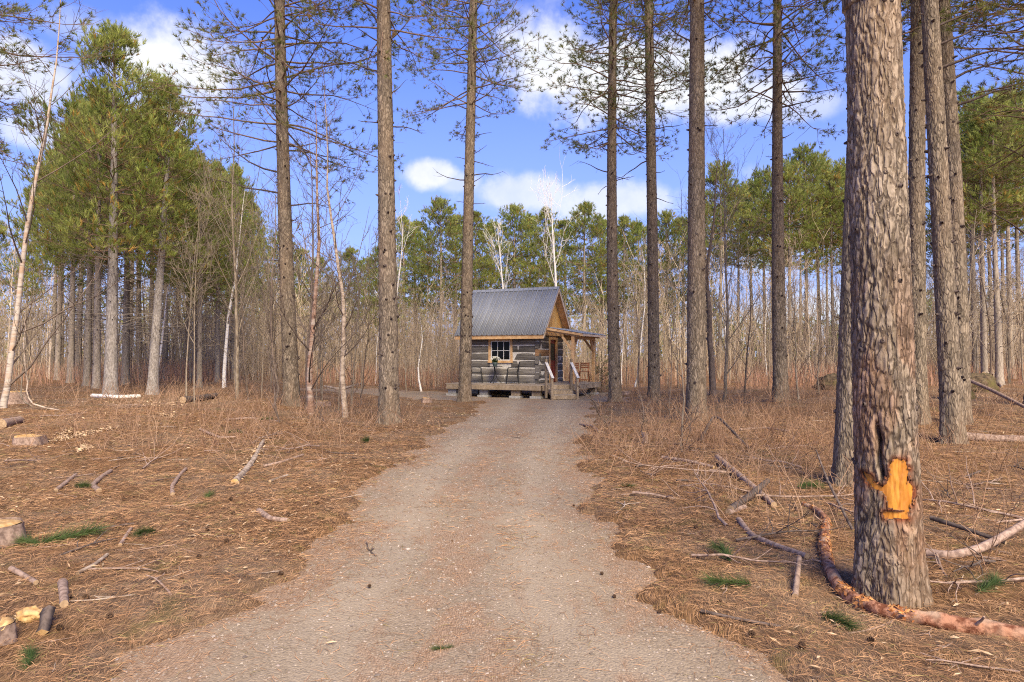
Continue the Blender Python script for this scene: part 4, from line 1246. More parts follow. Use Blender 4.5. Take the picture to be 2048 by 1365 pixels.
big, bpath, brad, bp0 = hero_pine('massive pine trunk with a peeled orange resin patch near its foot', BIG_BASE, 134, (1766, 600), (1752, 0), 111, 1, 8.5, 501, fine=True, hook=big_hook, h=19.0, spin=.4)
# the peeled wood itself, set into the bark
ss = np.linspace(-.16, .22, 96); zz = np.linspace(min(p[1] for q in BLAZE for p in q) - .03, max(p[1] for q in BLAZE for p in q) + .03, 110)
SS, ZZ = np.meshgrid(ss, zz); dd = blaze_dist(SS, ZZ)
rr = brad(zz)[:, None] * (1 + .12 * np.exp(-np.maximum(zz, 0)[:, None] / .4)) - .011
aa = _thf + np.arcsin(np.clip(SS / (rr + .011), -.98, .98))
cx, cy = bpath(zz)
jit = (fbm(SS * 40, ZZ * 18, seed=64, oct=2) - .5) * .006
b = grid_mesh(cx[:, None] + (rr + jit) * np.cos(aa), cy[:, None] + (rr + jit) * np.sin(aa), ZZ + 0 * SS, dd > -.006)
o = b.build('peeled_wood', M['blaze'], big, smooth=True); o['label'] = 'orange resin soaked patch where the bark was cut away'
# torn bark curls round the patch
g = np.random.default_rng(9)
fl = Buf()
for i in range(130):
    s = g.uniform(-.15, .20); z = g.uniform(zz[0], zz[-1]); d = float(blaze_dist(np.array([s]), np.array([z]))[0])
    if not -.022 < d < .004: continue
    r = float(brad(np.array([z]))[0]) * (1 + .12 * math.exp(-z / .4)) + .002; a = _thf + math.asin(max(-.98, min(.98, s / r)))
    q = np.array([bpath(z)[0] + r * math.cos(a), bpath(z)[1] + r * math.sin(a), z]); n = np.array([math.cos(a), math.sin(a), 0])
    u_ = unit(g.normal(size=3) - n * .0); w_ = np.cross(n, u_)
    e = g.uniform(.006, .016)
    fl.add([q - u_ * e, q + w_ * e * .6, q + u_ * e + n * g.uniform(0, .012), q - w_ * e * .6], [(0, 1, 2, 3)])
fl.build('torn_bark', M['inner_bark'], big)['kind'] = 'stuff'

# ------------------------------------------------------------------ the tall pines along the track
H = hero_pine
H('tall pine with long drooping lower limbs beside the coppery twin-stemmed birch', (585, 806), 33, (568, 420), (556, 0), 21, 0, 7.6, 511, spin=2.2, crown_scale=1.12, Y=19.5,
  dead=[(345, -1, 150, .25), (385, -1, 170, .1), (410, 1, 90, .1), (300, 1, 120, .2), (520, -1, 26, .1), (445, 1, 30, .3)])
H('thick straight pine nearest the track on its left with one bare stub pair', (779, 836), 41, (774, 420), (768, 0), 27, 2, 9.6, 512, spin=1.0, Y=16.6,
  dead=[(252, 1, 62, -.05), (248, -1, 38, .05), (195, 1, 40, .9), (88, 1, 75, .7), (90, -1, 60, .5), (60, -1, 110, .7), (145, -1, 90, .12), (620, 1, 8, .1)])
H('slim leaning pine standing in front of the left end of the cabin', (930, 804), 25, (936, 470), (947, 0), 16, 0, 11.0, 513, spin=4.4, Y=25.0, crown_scale=.95,
  dead=[(220, -1, 58, .2), (236, 1, 42, .05), (272, -1, 34, .15), (275, 1, 36, .1), (318, -1, 22, 0), (312, 1, 32, .8), (322, 1, 40, -.1), (360, -1, 60, .02), (352, 1, 62, .2), (365, 1, 30, .1), (405, -1, 16, .1), (407, 1, 24, -.1), (457, 1, 28, -.05), (440, -1, 14, .1)])
H('pine just right of the cabin porch with needle sprays hanging low on its left', (1231, 798), 25, (1224, 300), (1227, 0), 15, 1, 9.6, 514, spin=.2, Y=25.0, crown_scale=1.08,
  dead=[(275, -1, 32, .05), (300, -1, 52, -.05), (345, -1, 64, .15), (352, 1, 30, -.1), (368, -1, 26, -.3), (365, 1, 40, .5), (240, 1, 55, .4), (200, -1, 80, .3)])
H('straight narrow pine, second to the right of the cabin porch', (1308, 802), 24, (1304, 400), (1298, 0), 17, 2, 11.0, 515, spin=3.0, Y=24.6,
  dead=[(262, -1, 40, .1), (258, 1, 62, .25), (298, -1, 22, .2), (308, 1, 24, .6), (318, -1, 76, -.2), (345, 1, 20, .05), (395, 1, 36, -.02), (190, 1, 65, .8), (220, -1, 50, .5), (160, -1, 70, .25), (562, 1, 12, .2)])
H('stout pine right of the track with dark knots up to the frame top', (1392, 838), 40, (1392, 420), (1392, 0), 28, 2, 10.3, 516, spin=5.1, Y=16.8,
  dead=[(90, -1, 80, .6), (95, 1, 60, .5), (250, 1, 30, -.15), (165, -1, 40, .2), (50, 1, 50, 1.0)])
H('pine with many short dead spurs between the stout pine and the blazed trunk', (1561, 807), 31, (1556, 300), (1557, 0), 16, 1, 8.8, 517, spin=2.6, Y=19.8, crown_scale=.95,
  dead=[(205, -1, 42, .3), (180, 1, 110, -.1), (215, 1, 85, .3), (250, -1, 16, -.1), (245, 1, 36, .6), (280, 1, 34, .6), (290, -1, 10, 0), (310, -1, 14, -.1), (130, 1, 100, .8), (110, -1, 70, .6), (60, 1, 130, .9), (90, -1, 60, 1.2), (312, 1, 12, .2)])
H('shaded pine partly hidden behind the blazed trunk', (1697, 978), 66, (1712, 500), (1728, 0), 50, 1, 8.6, 518, spin=1.5, Y=8.7, sides=72, step=.02, dead=[(640, -1, 20, .2)])
H('slender pine glimpsed between the blazed trunk and its right neighbour', (1836, 880), 38, (1832, 520), (1833, 0), 31, 2, 9.5, 519, spin=.9, Y=13.6, sides=56, step=.03, dead=[(470, 1, 26, .02), (590, 1, 24, .1)])
H('knotty pine right of the blazed trunk leaning away from it at the foot', (1903, 908), 47, (1880, 420), (1856, 0), 36, 0, 8.6, 520, spin=3.7, Y=11.6, sides=64, step=.025,
  dead=[(95, 1, 120, .35), (140, 1, 170, .2), (60, 1, 130, .6), (30, -1, 14, 0), (350, -1, 22, 0)])
H('rough pine tucked close behind the knotty leaning pine', (1920, 872), 38, (1913, 420), (1889, 0), 30, 1, 8.2, 521, spin=5.7, Y=13.4, sides=48, step=.035,
  dead=[(490, 1, 70, .6), (275, 1, 16, .5), (370, 1, 14, .4), (210, 1, 190, .15), (160, 1, 150, .5)])
H('pine cut by the frame at the right edge beside the mossy root mound', (2068, 826), 40, (2074, 420), (2084, 0), 30, 0, 8.0, 522, spin=1.9, Y=16.5, dead=[(330, -1, 120, .5), (480, -1, 150, .3), (230, -1, 100, .4)])
# limbs of pines that stand just outside the frame reach in at the left
H('tall pine just outside the left edge whose limbs reach over the frame corner', (-190, 835), 42, (-185, 420), (-180, 0), 30, 0, 6.6, 523, spin=.6, Y=16.0, crown_scale=1.25)
H('tall pine outside the right edge whose limbs cross the upper corner', (2200, 860), 44, (2195, 420), (2190, 0), 32, 0, 6.2, 524, spin=2.9, Y=13.5, crown_scale=1.2)

# ------------------------------------------------------------------ the stand at the left
P = far_pine
P(222, 786, 11.9, 1, 'pale grey barked pine at the front of the left stand', girth=1.05, trunk=GREY_TRUNKS[1], Y=22.5)
P(306, 781, 10.6, 0, 'grey pine leaning over the white birch at the right end of the left stand', girth=1.05, trunk=GREY_TRUNKS[0], lean=.035, Y=23.5)
P(194, 772, 11.2, 2, 'dark pine trunk touching the pale grey pine on its left', Y=26.0)
P(175, 762, 11.6, 0, 'thin dark pine second to the left of the pale grey pine', Y=28.5)
P(252, 760, 11.4, 1, 'dark knotty pine between the two grey front pines', Y=29)
P(142, 752, 11.6, 2, 'reddish pine standing alone left of the dark pair', Y=31)
P(116, 750, 10.8, 0, 'pine behind the leaning birch in the left stand', Y=33)
ORD = 'first second third fourth fifth sixth seventh eighth ninth tenth eleventh twelfth thirteenth fourteenth fifteenth sixteenth seventeenth eighteenth nineteenth twentieth'.split()
ORD += ['twenty-' + o for o in ORD[:9]] + ['thirtieth'] + ['thirty-' + o for o in ORD[:9]]
def rank(xs):
    o = sorted(range(len(xs)), key=lambda i: xs[i]); return [ORD[o.index(i)] for i in range(len(xs))]
gq = np.random.default_rng(31)
left_xs = [(60, 40), (105, 39), (128, 42), (160, 38), (185, 41), (210, 36), (232, 40), (262, 37), (280, 43), (300, 40), (330, 36), (355, 42), (-10, 41), (-45, 36), (-90, 44), (372, 48), (395, 40), (430, 46), (455, 39), (480, 52), (505, 44), (405, 27), (440, 30), (385, 32), (470, 33)]
rk = rank([a[0] for a in left_xs])
for i, (x, Y_) in enumerate(left_xs):
    top = np.interp(x, [-100, 60, 110, 160, 215, 270, 330, 400, 460, 520], [380, 430, 290, 200, 150, 230, 210, 300, 310, 430])
    tall = 1.3 + (HORIZON - top - gq.uniform(0, 70)) / F * Y_
    P(x + gq.uniform(-6, 6), 0, float(tall), (3 + i % 2) if x < 350 else i % 3, 'dim pine deep in the left stand, %s stem from the left edge' % rk[i], 'pines deep in the left stand', girth=.9, Y=Y_, wide=.85)

# ------------------------------------------------------------------ pines beyond the cabin
ctr = [(700, 50, 503), (738, 56, 520), (760, 47, 500), (806, 52, 440), (832, 58, 452), (880, 49, 404), (912, 55, 440), (952, 53, 432), (985, 60, 452), (1030, 54, 418), (1062, 61, 440), (1092, 52, 424), (1128, 60, 450), (1170, 51, 414), (1205, 58, 448), (1248, 53, 440), (1275, 60, 452), (1335, 50, 430), (1365, 58, 445), (640, 58, 520), (600, 54, 505), (560, 50, 470)]
lab = {880: 'broad bright green pine above the left end of the cabin roof', 1170: 'pointed pine rising right of the cabin gable', 1030: 'pine with a tall leader behind the cabin ridge'}
rk = rank([a[0] for a in ctr])
for i, (x, Y_, top) in enumerate(ctr):
    z = (HORIZON - top) / F * Y_ + CAM_Z - gz((x - 1024) / F * Y_, Y_)
    P(x, 0, z, (1, 0, 1, 2)[i % 4], lab.get(x, 'green topped pine behind the cabin clearing, %s of its row from the left' % rk[i]), None if x in lab else 'pines in the row behind the cabin', Y=Y_, wide=1.35 if x == 880 else 1.12)
rgt = [(1440, 44, 335), (1475, 50, 380), (1505, 55, 370), (1530, 47, 345), (1580, 41, 335), (1612, 44, 300), (1640, 48, 318), (1668, 43, 345), (1690, 50, 330), (1722, 46, 350), (1545, 60, 400), (1600, 62, 395), (1655, 64, 400), (1415, 58, 410)]
rk = rank([a[0] for a in rgt])
for i, (x, Y_, top) in enumerate(rgt):
    z = (HORIZON - top) / F * Y_ + CAM_Z - gz((x - 1024) / F * Y_, Y_)
    P(x, 0, z, 3 + i % 2, 'long bare stemmed pine right of the track, %s from the left in its open row' % rk[i], 'open row of pines right of the track', Y=Y_, girth=.8, wide=1.1)
fr = [(1950, 36, 190), (1968, 30, 230), (1998, 29, 205), (2022, 34, 180), (2040, 40, 220), (1930, 42, 330), (2075, 30, 190), (1895, 45, 420), (1985, 44, 260), (2110, 36, 200), (2010, 50, 300)]
rk = rank([a[0] for a in fr])
for i, (x, Y_, top) in enumerate(fr):
    z = (HORIZON - top) / F * Y_ + CAM_Z - gz((x - 1024) / F * Y_, Y_)
    P(x, 0, z, 3 + i % 2, 'reddish pine beyond the root mound, %s stem from the left there' % rk[i], 'pines beyond the root mound', Y=Y_, girth=.95 if Y_ < 32 else .8, wide=1.15)

# ------------------------------------------------------------------ birches and bare trees one can tell apart
T = bare_tree
T(9, 803, 'leaning pale birch with dark bands at the left edge', 'tree', 601, ('birch', 'dark_stem'), 'birch_tree', pix=[(9, 800), (30, 650), (45, 480), (72, 330), (98, 235), (112, 120), (118, -40)], bw=14, n1=22, spread=.9, start=.12, n2=5, n3=3, len1=.30, Y=16.5, wig=.13)
T(622, 812, 'coppery twin-stemmed birch with peeling bark left of the track', 'tree', 602, ('copper_birch', 'dark_stem'), 'birch_tree', pix=[(624, 812), (618, 760), (622, 690), (632, 600), (640, 470), (632, 380), (636, 300), (628, 200)], bw=15, n1=26, spread=.95, start=.18, n2=6, n3=3, len1=.30, Y=17.8, wig=.13)
T(690, 822, 'pale crooked birch with curling bark beside the thick straight pine', 'tree', 603, ('pale_stem', 'dark_stem'), 'birch_tree', pix=[(690, 822), (682, 740), (692, 660), (684, 560), (668, 470), (658, 400), (662, 300), (655, 180)], bw=13, n1=24, spread=.95, start=.22, n2=6, n3=3, len1=.30, Y=17.2, wig=.13)
T(612, 806, 'dark slim stem growing close against the coppery birch', 'tree', 604, ('dark_stem', 'dark_stem'), 'bare_tree', pix=[(616, 806), (612, 700), (622, 600), (620, 480), (622, 360), (610, 260)], bw=8, n1=16, spread=.8, start=.3, n2=5, n3=3, Y=18.6)
T(476, 792, 'many-forked bare tree with rising limbs left of the drooping pine', 'tree', 605, ('sapling', 'sapling'), 'bare_tree', pix=[(476, 792), (479, 700), (478, 600), (474, 500), (470, 400), (476, 300), (470, 160)], bw=9, n1=24, spread=.55, start=.28, n2=7, n3=4, len1=.42, Y=20.5, curve=.16)
T(545, 795, 'thin straight sapling left of the drooping pine', 'tree', 606, ('dark_stem', 'dark_stem'), 'bare_tree', pix=[(556, 795), (540, 700), (535, 600), (542, 480), (543, 380)], bw=6, n1=14, spread=.7, start=.2, Y=19)
T(497, 795, 'dark thin sapling leaning beside the many-forked bare tree', 'tree', 607, ('dark_stem', 'dark_stem'), 'bare_tree', pix=[(497, 795), (490, 720), (488, 640), (486, 560)], bw=5, n1=12, spread=.6, start=.25, Y=19.8)
T(448, 765, 'white birch stem leaning right behind the many-forked tree', 'tree', 608, ('birch_white', 'sapling'), 'birch_tree', pix=[(446, 765), (452, 690), (462, 620), (474, 540), (480, 460), (490, 380)], bw=9, n1=14, spread=.5, start=.4, Y=27)
T(316, 748, 'slim white birch bending out beside the leaning grey pine', 'tree', 609, ('birch_white', 'sapling'), 'birch_tree', pix=[(314, 752), (322, 680), (330, 620), (336, 560), (342, 520)], bw=6, n1=9, spread=.4, start=.45, Y=27)
T(1110, 750, 'three-stemmed white birch showing above the cabin gable', 'tree', 610, ('birch_white', 'birch_white'), 'birch_tree', pix=[(1113, 752), (1113, 620), (1112, 560), (1108, 500), (1104, 440), (1103, 385)], bw=9, n1=12, spread=.35, start=.42, n2=5, n3=3, len1=.42, curve=.2, Y=37, twig_r=.007)
T(1005, 750, 'pair of white birch stems rising behind the cabin ridge', 'tree', 611, ('birch_white', 'birch_white'), 'birch_tree', pix=[(1011, 752), (1008, 620), (1004, 550), (999, 500), (995, 460)], bw=7, n1=10, spread=.3, start=.4, Y=38, twig_r=.007, curve=.2)
T(790, 755, 'white forked birch against the thicket beside the thick straight pine', 'tree', 612, ('birch_white', 'birch_white'), 'birch_tree', pix=[(793, 756), (794, 660), (791, 600), (800, 540), (806, 470), (800, 400)], bw=6, n1=12, spread=.5, start=.3, Y=33, twig_r=.006)
T(845, 768, 'small white birch sapling in the brush left of the deck', 'tree', 613, ('birch_white', 'sapling'), 'birch_tree', pix=[(839, 768), (836, 730), (846, 680), (840, 640)], bw=5, n1=9, spread=.5, start=.4, Y=31)
T(1270, 748, 'thin curved white birch between the two narrow pines by the porch', 'tree', 614, ('birch_white', 'sapling'), 'birch_tree', pix=[(1275, 752), (1280, 690), (1288, 620), (1290, 560), (1284, 500)], bw=5, n1=9, spread=.4, start=.4, Y=33)
T(1425, 770, 'dark forked tree spreading behind the stout pine', 'tree', 615, ('dark_stem', 'sapling'), 'bare_tree', pix=[(1427, 768), (1424, 690), (1418, 610), (1412, 540), (1424, 480), (1432, 380), (1440, 300)], bw=15, n1=22, spread=.85, start=.25, n2=7, n3=4, len1=.42, Y=25.5, curve=.12)
T(1448, 792, 'straight olive barked sapling right of the stout pine', 'tree', 616, ('sapling', 'sapling'), 'bare_tree', pix=[(1447, 792), (1450, 700), (1450, 600), (1447, 500), (1447, 400), (1445, 260)], bw=8, n1=22, spread=.5, start=.22, n2=6, n3=4, len1=.36, Y=22, curve=.17)
T(1905, 745, 'leaning grey stem behind the knotty leaning pine', 'tree', 617, ('sapling', 'sapling'), 'bare_tree', pix=[(1925, 745), (1932, 640), (1940, 520), (1950, 420)], bw=8, n1=14, spread=.6, Y=28)
T(160, 800, 'small pale sapling in the clearing beside the leaning pale birch', 'sapling', 618, ('pale_stem', 'sapling'), 'sapling', pix=[(47, 808), (48, 760), (46, 700), (50, 640)], bw=4, n1=8, spread=.5, Y=16)
T(105, 815, 'thin straight whip of a sapling right of the leaning pale birch', 'sapling', 619, ('sapling', 'sapling'), 'sapling', pix=[(46, 806), (47, 740), (49, 680), (50, 620)], bw=3.5, n1=7, spread=.5, Y=17.5)
for i, (x, y, tipx, tipy, bw, nm) in enumerate(((1335, 862, 1342, 640, 3, 'slim sapling beside the track left of the stout pine'), (1365, 905, 1368, 700, 5, 'grey sapling in the undergrowth in front of the stout pine'),
        (1490, 800, 1498, 560, 5, 'young bare tree between the stout pine and the spurred pine'), (1598, 800, 1590, 560, 5, 'bare sapling right of the spurred pine'), (1225, 865, 1150, 770, 4, 'arched dark sapling bending over the track edge'),
        (1635, 790, 1640, 600, 4, 'thin sapling in front of the shaded pine'), (560, 845, 540, 700, 5, 'leaning dark sapling rising from the needles left of the track'), (705, 815, 720, 560, 5, 'dark shrub stem against the pale crooked birch'),
        (720, 812, 740, 600, 4, 'second dark shrub stem left of the thick straight pine'), (398, 775, 392, 640, 4, 'crooked grey sapling in the brush left of the many-forked tree'), (1288, 888, 1285, 790, 3, 'broken stub clump sapling by the right track edge'))):
    T(x, y, nm, 'sapling', 640 + i, ('sapling' if i % 2 else 'dark_stem', 'dark_stem'), 'sapling', pix=[(x, y), (x + (tipx - x) * .35, y + (tipy - y) * .35), (x + (tipx - x) * .6 + 3, y + (tipy - y) * .7), (tipx, tipy)], bw=bw, n1=10, spread=.8, start=.25, n2=4, n3=2, len1=.35)

# bare young trees of the middle distance, each its own object
gq = np.random.default_rng(55)
for i in range(150):
    x = gq.uniform(-60, 2110)
    Y_ = gq.uniform(29, 46)
    if 880 < x < 1240 and Y_ < 33: Y_ = gq.uniform(33, 46)
    zone = 'left' if x < 560 else ('middle' if x < 1250 else 'right')
    if x < 350 and gq.uniform() < .35: continue
    white = gq.uniform() < .16
    mats = ('birch_white', 'thicket') if white else (('sapling', 'thicket') if gq.uniform() < .75 else ('dark_stem', 'thicket'))
    hh = gq.uniform(3.4, 7.5) if (1480 < x < 1720) else (gq.uniform(3.2, 5.8) if 660 < x < 1260 else gq.uniform(4.5, 8.0))
    where = {'left': 'left of the drooping pine', 'middle': 'behind the cabin clearing', 'right': 'in the brush right of the cabin'}[zone]
    bare_copy(x, Y_, hh, int(gq.integers(0, 6)), mats, ('slender white stemmed young birch ' if white else 'leafless grey brown young tree ') + where, 'birch_sapling' if white else 'bare_sapling', 'tree', ('young birches ' if white else 'leafless young trees ') + where, .85)

for i in range(14):                      # finer ones nearer, between the drooping pine and the left stand
    x = (gq.uniform(345, 560) if i % 2 else gq.uniform(590, 745)); Y_ = gq.uniform(18.5, 27)
    bare_copy(x, Y_, gq.uniform(3.0, 6.6), int(gq.integers(0, 6)), ('sapling', 'sapling'), 'thin leafless sapling in the tangle %s the drooping pine' % ('left of' if x < 585 else 'right of'), 'bare_sapling', 'sapling', 'thin saplings %s the drooping pine' % ('left of' if x < 585 else 'right of'), .6)

# ------------------------------------------------------------------ masses nobody could count
g = np.random.default_rng(81)
b = Buf(); polys = []
n = 2150
Y_ = 33 + 36 * g.uniform(0, 1, n) ** .8; X_ = g.uniform(-1.0, 1.0, n) * .80 * Y_
pxl = X_ / Y_ * F + 1024
gap = (pxl > 1480) & (pxl < 1720)
ok = ~((X_ > -6) & (X_ < 7) & (Y_ < 36)) & ~(gap & (g.uniform(0, 1, n) < .55))
X_, Y_ = X_[ok], Y_[ok]; Z_ = ground_z(X_, Y_)
for x, y, z in zip(X_, Y_, Z_):
    pq = x / y * F + 1024; h = g.uniform(2.6, 6.2) if 660 < pq < 1260 else g.uniform(3.0, 8.2); tb_ = np.array([1, 1, 1]) * g.uniform(.7, 1.25)
    if g.uniform() < .12: tb_ = np.array([1.7, 1.75, 1.85])
    A, R = walk((x, y, z - .1), (g.normal() * .1, g.normal() * .1, 1), h, 5, g, .06, .02, g.uniform(.018, .042), .006)
    polys.append((A, R, tb_))
    for j in range(8):
        p, d = at_poly(A, g.uniform(.15, 1)); az = g.uniform(0, 6.28)
        Q, r = walk(p, unit(d * .9 + np.array([math.cos(az), math.sin(az), 0]) * .6), h * g.uniform(.10, .34), 3, g, .14, .12, .013, .005)
        polys.append((Q, r, tb_))
add_tubes(b, polys, 3, 0)
o = b.build('thicket', M['thicket']); tag(o, 'dense grey brown leafless thicket filling the distance', 'thicket', kind='stuff')

b = Buf(); n = 34000
Y_ = 27.5 + 32 * g.uniform(0, 1, n) ** 1.1; X_ = g.uniform(-1, 1, n) * .8 * Y_
cl = fbm(X_ * .25, Y_ * .25, seed=91, oct=3)
ok = (cl > .40) & ~((X_ > -8.5) & (X_ < 5.2) & (Y_ < 31.8)) & (g.uniform(0, 1, n) < np.where(X_ / Y_ * F + 1024 < 330, .35, 1.0))
X_, Y_, cl = X_[ok], Y_[ok], cl[ok]; Z_ = ground_z(X_, Y_); m = len(X_)
hh = g.uniform(.45, 1.25, m) * S(.36, .55, cl)
lx, ly = g.normal(0, .22, m) * hh, g.normal(0, .22, m) * hh
a = g.uniform(0, PI, m); wx, wy = np.cos(a) * .006, np.sin(a) * .006
base = np.stack([X_, Y_, Z_], -1); side_ = np.stack([wx, wy, 0 * wx], -1)
mid_ = base + np.stack([lx * .4, ly * .4, hh * .55], -1); tip = base + np.stack([lx, ly, hh], -1)
fork = mid_ + np.stack([-lx * .5 + g.normal(0, .12, m), -ly * .5 + g.normal(0, .12, m), hh * .45], -1)
V = np.stack([base - side_, base + side_, mid_ + side_ * .8, mid_ - side_ * .8, tip, fork], 1).reshape(-1, 3)
i6 = np.arange(m)[:, None] * 6
b.add(V, i6 + np.array([0, 1, 2, 3]), np.concatenate([i6 + np.array([3, 2, 4]), i6 + np.array([3, 2, 5])]), 0, np.repeat(np.stack([g.uniform(.75, 1.2, m)] * 3, -1), 6, 0))
o = b.build('dry_brush', M['brush']); tag(o, 'belt of dry reddish brush in front of the thicket', 'brush', kind='stuff')

# tan fine-twigged shrubs standing up behind the red brush
b = Buf(); n = 26000
Y_ = 32.5 + 26 * g.uniform(0, 1, n); X_ = g.uniform(-1, 1, n) * .8 * Y_
cl = fbm(X_ * .22, Y_ * .22, seed=93, oct=3); pq = X_ / Y_ * F + 1024
ok = (cl > .43) & ~((X_ > -7) & (X_ < 6) & (Y_ < 34)) & (g.uniform(0, 1, n) < np.where(pq < 380, .35, np.where((pq > 1480) & (pq < 1720), .6, 1.0)))
X_, Y_, cl, pq = X_[ok], Y_[ok], cl[ok], pq[ok]; Z_ = ground_z(X_, Y_); m = len(X_)
hh = (1.0 + 3.6 * g.uniform(0, 1, m) ** 1.6) * (.5 + .75 * S(.43, .62, cl))
lx, ly = g.normal(0, .26, m) * hh, g.normal(0, .26, m) * hh
a = g.uniform(0, PI, m); side_ = np.stack([np.cos(a), np.sin(a), 0 * a], -1) * .009
base = np.stack([X_, Y_, Z_], -1); mid_ = base + np.stack([lx * .35, ly * .35, hh * .5], -1); tip = base + np.stack([lx, ly, hh], -1)
fk1 = mid_ + np.stack([-lx * .4 + g.normal(0, .22, m), -ly * .4 + g.normal(0, .22, m), hh * g.uniform(.3, .5, m)], -1)
fk2 = (mid_ + tip) / 2 + np.stack([g.normal(0, .25, m), g.normal(0, .25, m), hh * g.uniform(.1, .3, m)], -1)
V = np.stack([base - side_, base + side_, mid_ + side_ * .8, mid_ - side_ * .8, tip, fk1, fk2, (mid_ + tip) / 2 + side_ * .5, (mid_ + tip) / 2 - side_ * .5], 1).reshape(-1, 3)
i9 = np.arange(m)[:, None] * 9
b.add(V, i9 + np.array([0, 1, 2, 3]), np.concatenate([i9 + np.array([3, 2, 4]), i9 + np.array([3, 2, 5]), i9 + np.array([8, 7, 6])]), 0, np.repeat(np.stack([g.uniform(.7, 1.2, m)] * 3, -1), 9, 0))
o = b.build('shrub_thicket', M['tan_shrub']); tag(o, 'tan fine twigged leafless shrubs massed behind the red brush', 'shrubs', kind='stuff')

# far woods that close the view
b = Buf(); C_, A_, tt = [], [], []; polys = []
for i in range(480):
    y = g.uniform(78, 150); x = g.uniform(-1.05, 1.05) * y
    h = g.uniform(4.2, 6.6) * (y / 90) * (1 if .32 < x / y < .55 else 1.75); z = gz(x, y)
    polys.append((np.array([(x, y, z - .3), (x, y, z + h * .8)]), np.array([.12, .05]), np.array([1, 1, 1.]) * g.uniform(.6, 1.1)))
    k = 48; t = g.uniform(.05, 1, k); a = g.uniform(0, 6.28, k); r = (1 - t) * h * .34 + .15
    rr_ = r * np.sqrt(g.uniform(.1, 1, k))
    C_.append(np.stack([x + np.cos(a) * rr_, y + np.sin(a) * rr_, z + t * h], -1)); A_.append(np.stack([np.cos(a), np.sin(a), 0 * a + .5], -1))
    tt.append(np.repeat(np.array([[1, 1, 1.0]]) * g.uniform(.7, 1.2), k, 0))
add_tubes(b, polys, 4, 0)
add_tufts(b, np.concatenate(C_), np.concatenate(A_), 4, .70, .27, g, (.2, 1.0), .3, 1, np.concatenate(tt))
o = b.build('distant_woods', [M['thicket'], M['needle_far']]); tag(o, 'low green line of far off woods closing the view', 'woods', kind='stuff')

# ------------------------------------------------------------------ what lies on the forest floor
def lie(pix, lift=0.0):
    return on_ground_many(np.array(pix, float), lift)
def log_buf(P, R, sides=12, rough=.08, seed=0, n=None, bark=True):
    """A round length of wood along P with its two cut ends (slot 1)."""
    P = np.asarray(P, float); k = n or max(6, len(P) * 5); t = np.linspace(0, len(P) - 1, k)
    Q = np.stack([np.interp(t, np.arange(len(P)), P[:, c]) for c in range(3)], 1)
    if len(P) > 2 and k > 6:
        for _ in range(3): Q[1:-1] = (Q[:-2] + 2 * Q[1:-1] + Q[2:]) / 4
    r = np.interp(t, np.linspace(0, len(P) - 1, len(R)), R)
    g = np.random.default_rng(seed)
    b = Buf()
    T = unit(np.gradient(Q, axis=0)); ref = np.array([0, 0, 1.]) if abs(T[:, 2]).mean() < .8 else np.array([1., 0, 0])
    n1 = unit(ref - (T @ ref)[:, None] * T); n2 = np.cross(T, n1)
    a = np.arange(sides) * 2 * PI / sides
    nz = 1 + rough * (fbm(np.cos(a)[None] * 2 + t[:, None] * 1.7, np.sin(a)[None] * 2 + t[:, None], seed=seed, oct=3) - .5) * 2
    V = Q[:, None] + (r[:, None] * nz)[..., None] * (np.cos(a)[None, :, None] * n1[:, None] + np.sin(a)[None, :, None] * n2[:, None])
    i = np.arange(k * sides).reshape(k, sides); nx = np.roll(i, -1, 1)
    b.add(V, np.stack([i[:-1], nx[:-1], nx[1:], i[1:]], -1).reshape(-1, 4))
    for e, s in ((0, -1), (-1, 1)):
        c = Q[e] + T[e] * s * r[e] * .05
        VV = np.concatenate([V[e] , c[None]])
        j = np.arange(sides); tr = np.stack([j, np.roll(j, -1), np.full(sides, sides)], -1)
        b.add(VV, None, tr if s > 0 else tr[:, ::-1], 1)
    return b, Q, r, n1, n2

def fallen(pix, rpx, label, mat='fallen', name='fallen_branch', lift=None, cat='branch', seed=0, sides=9, twigs=0, rough=.12, group=None):
    P = lie(pix); d = P[:, 1].mean(); r = rpx / F * d
    P[:, 2] += (r * .7 if lift is None else np.array(lift))
    b, Q, rr, n1, n2 = log_buf(P, [r, r * .8] if len(pix) > 1 else [r, r], sides, rough, seed)
    o = tag(b.build(name, [M[mat], M['old_cut']], smooth=False), label, cat, group)
    return o, Q, rr

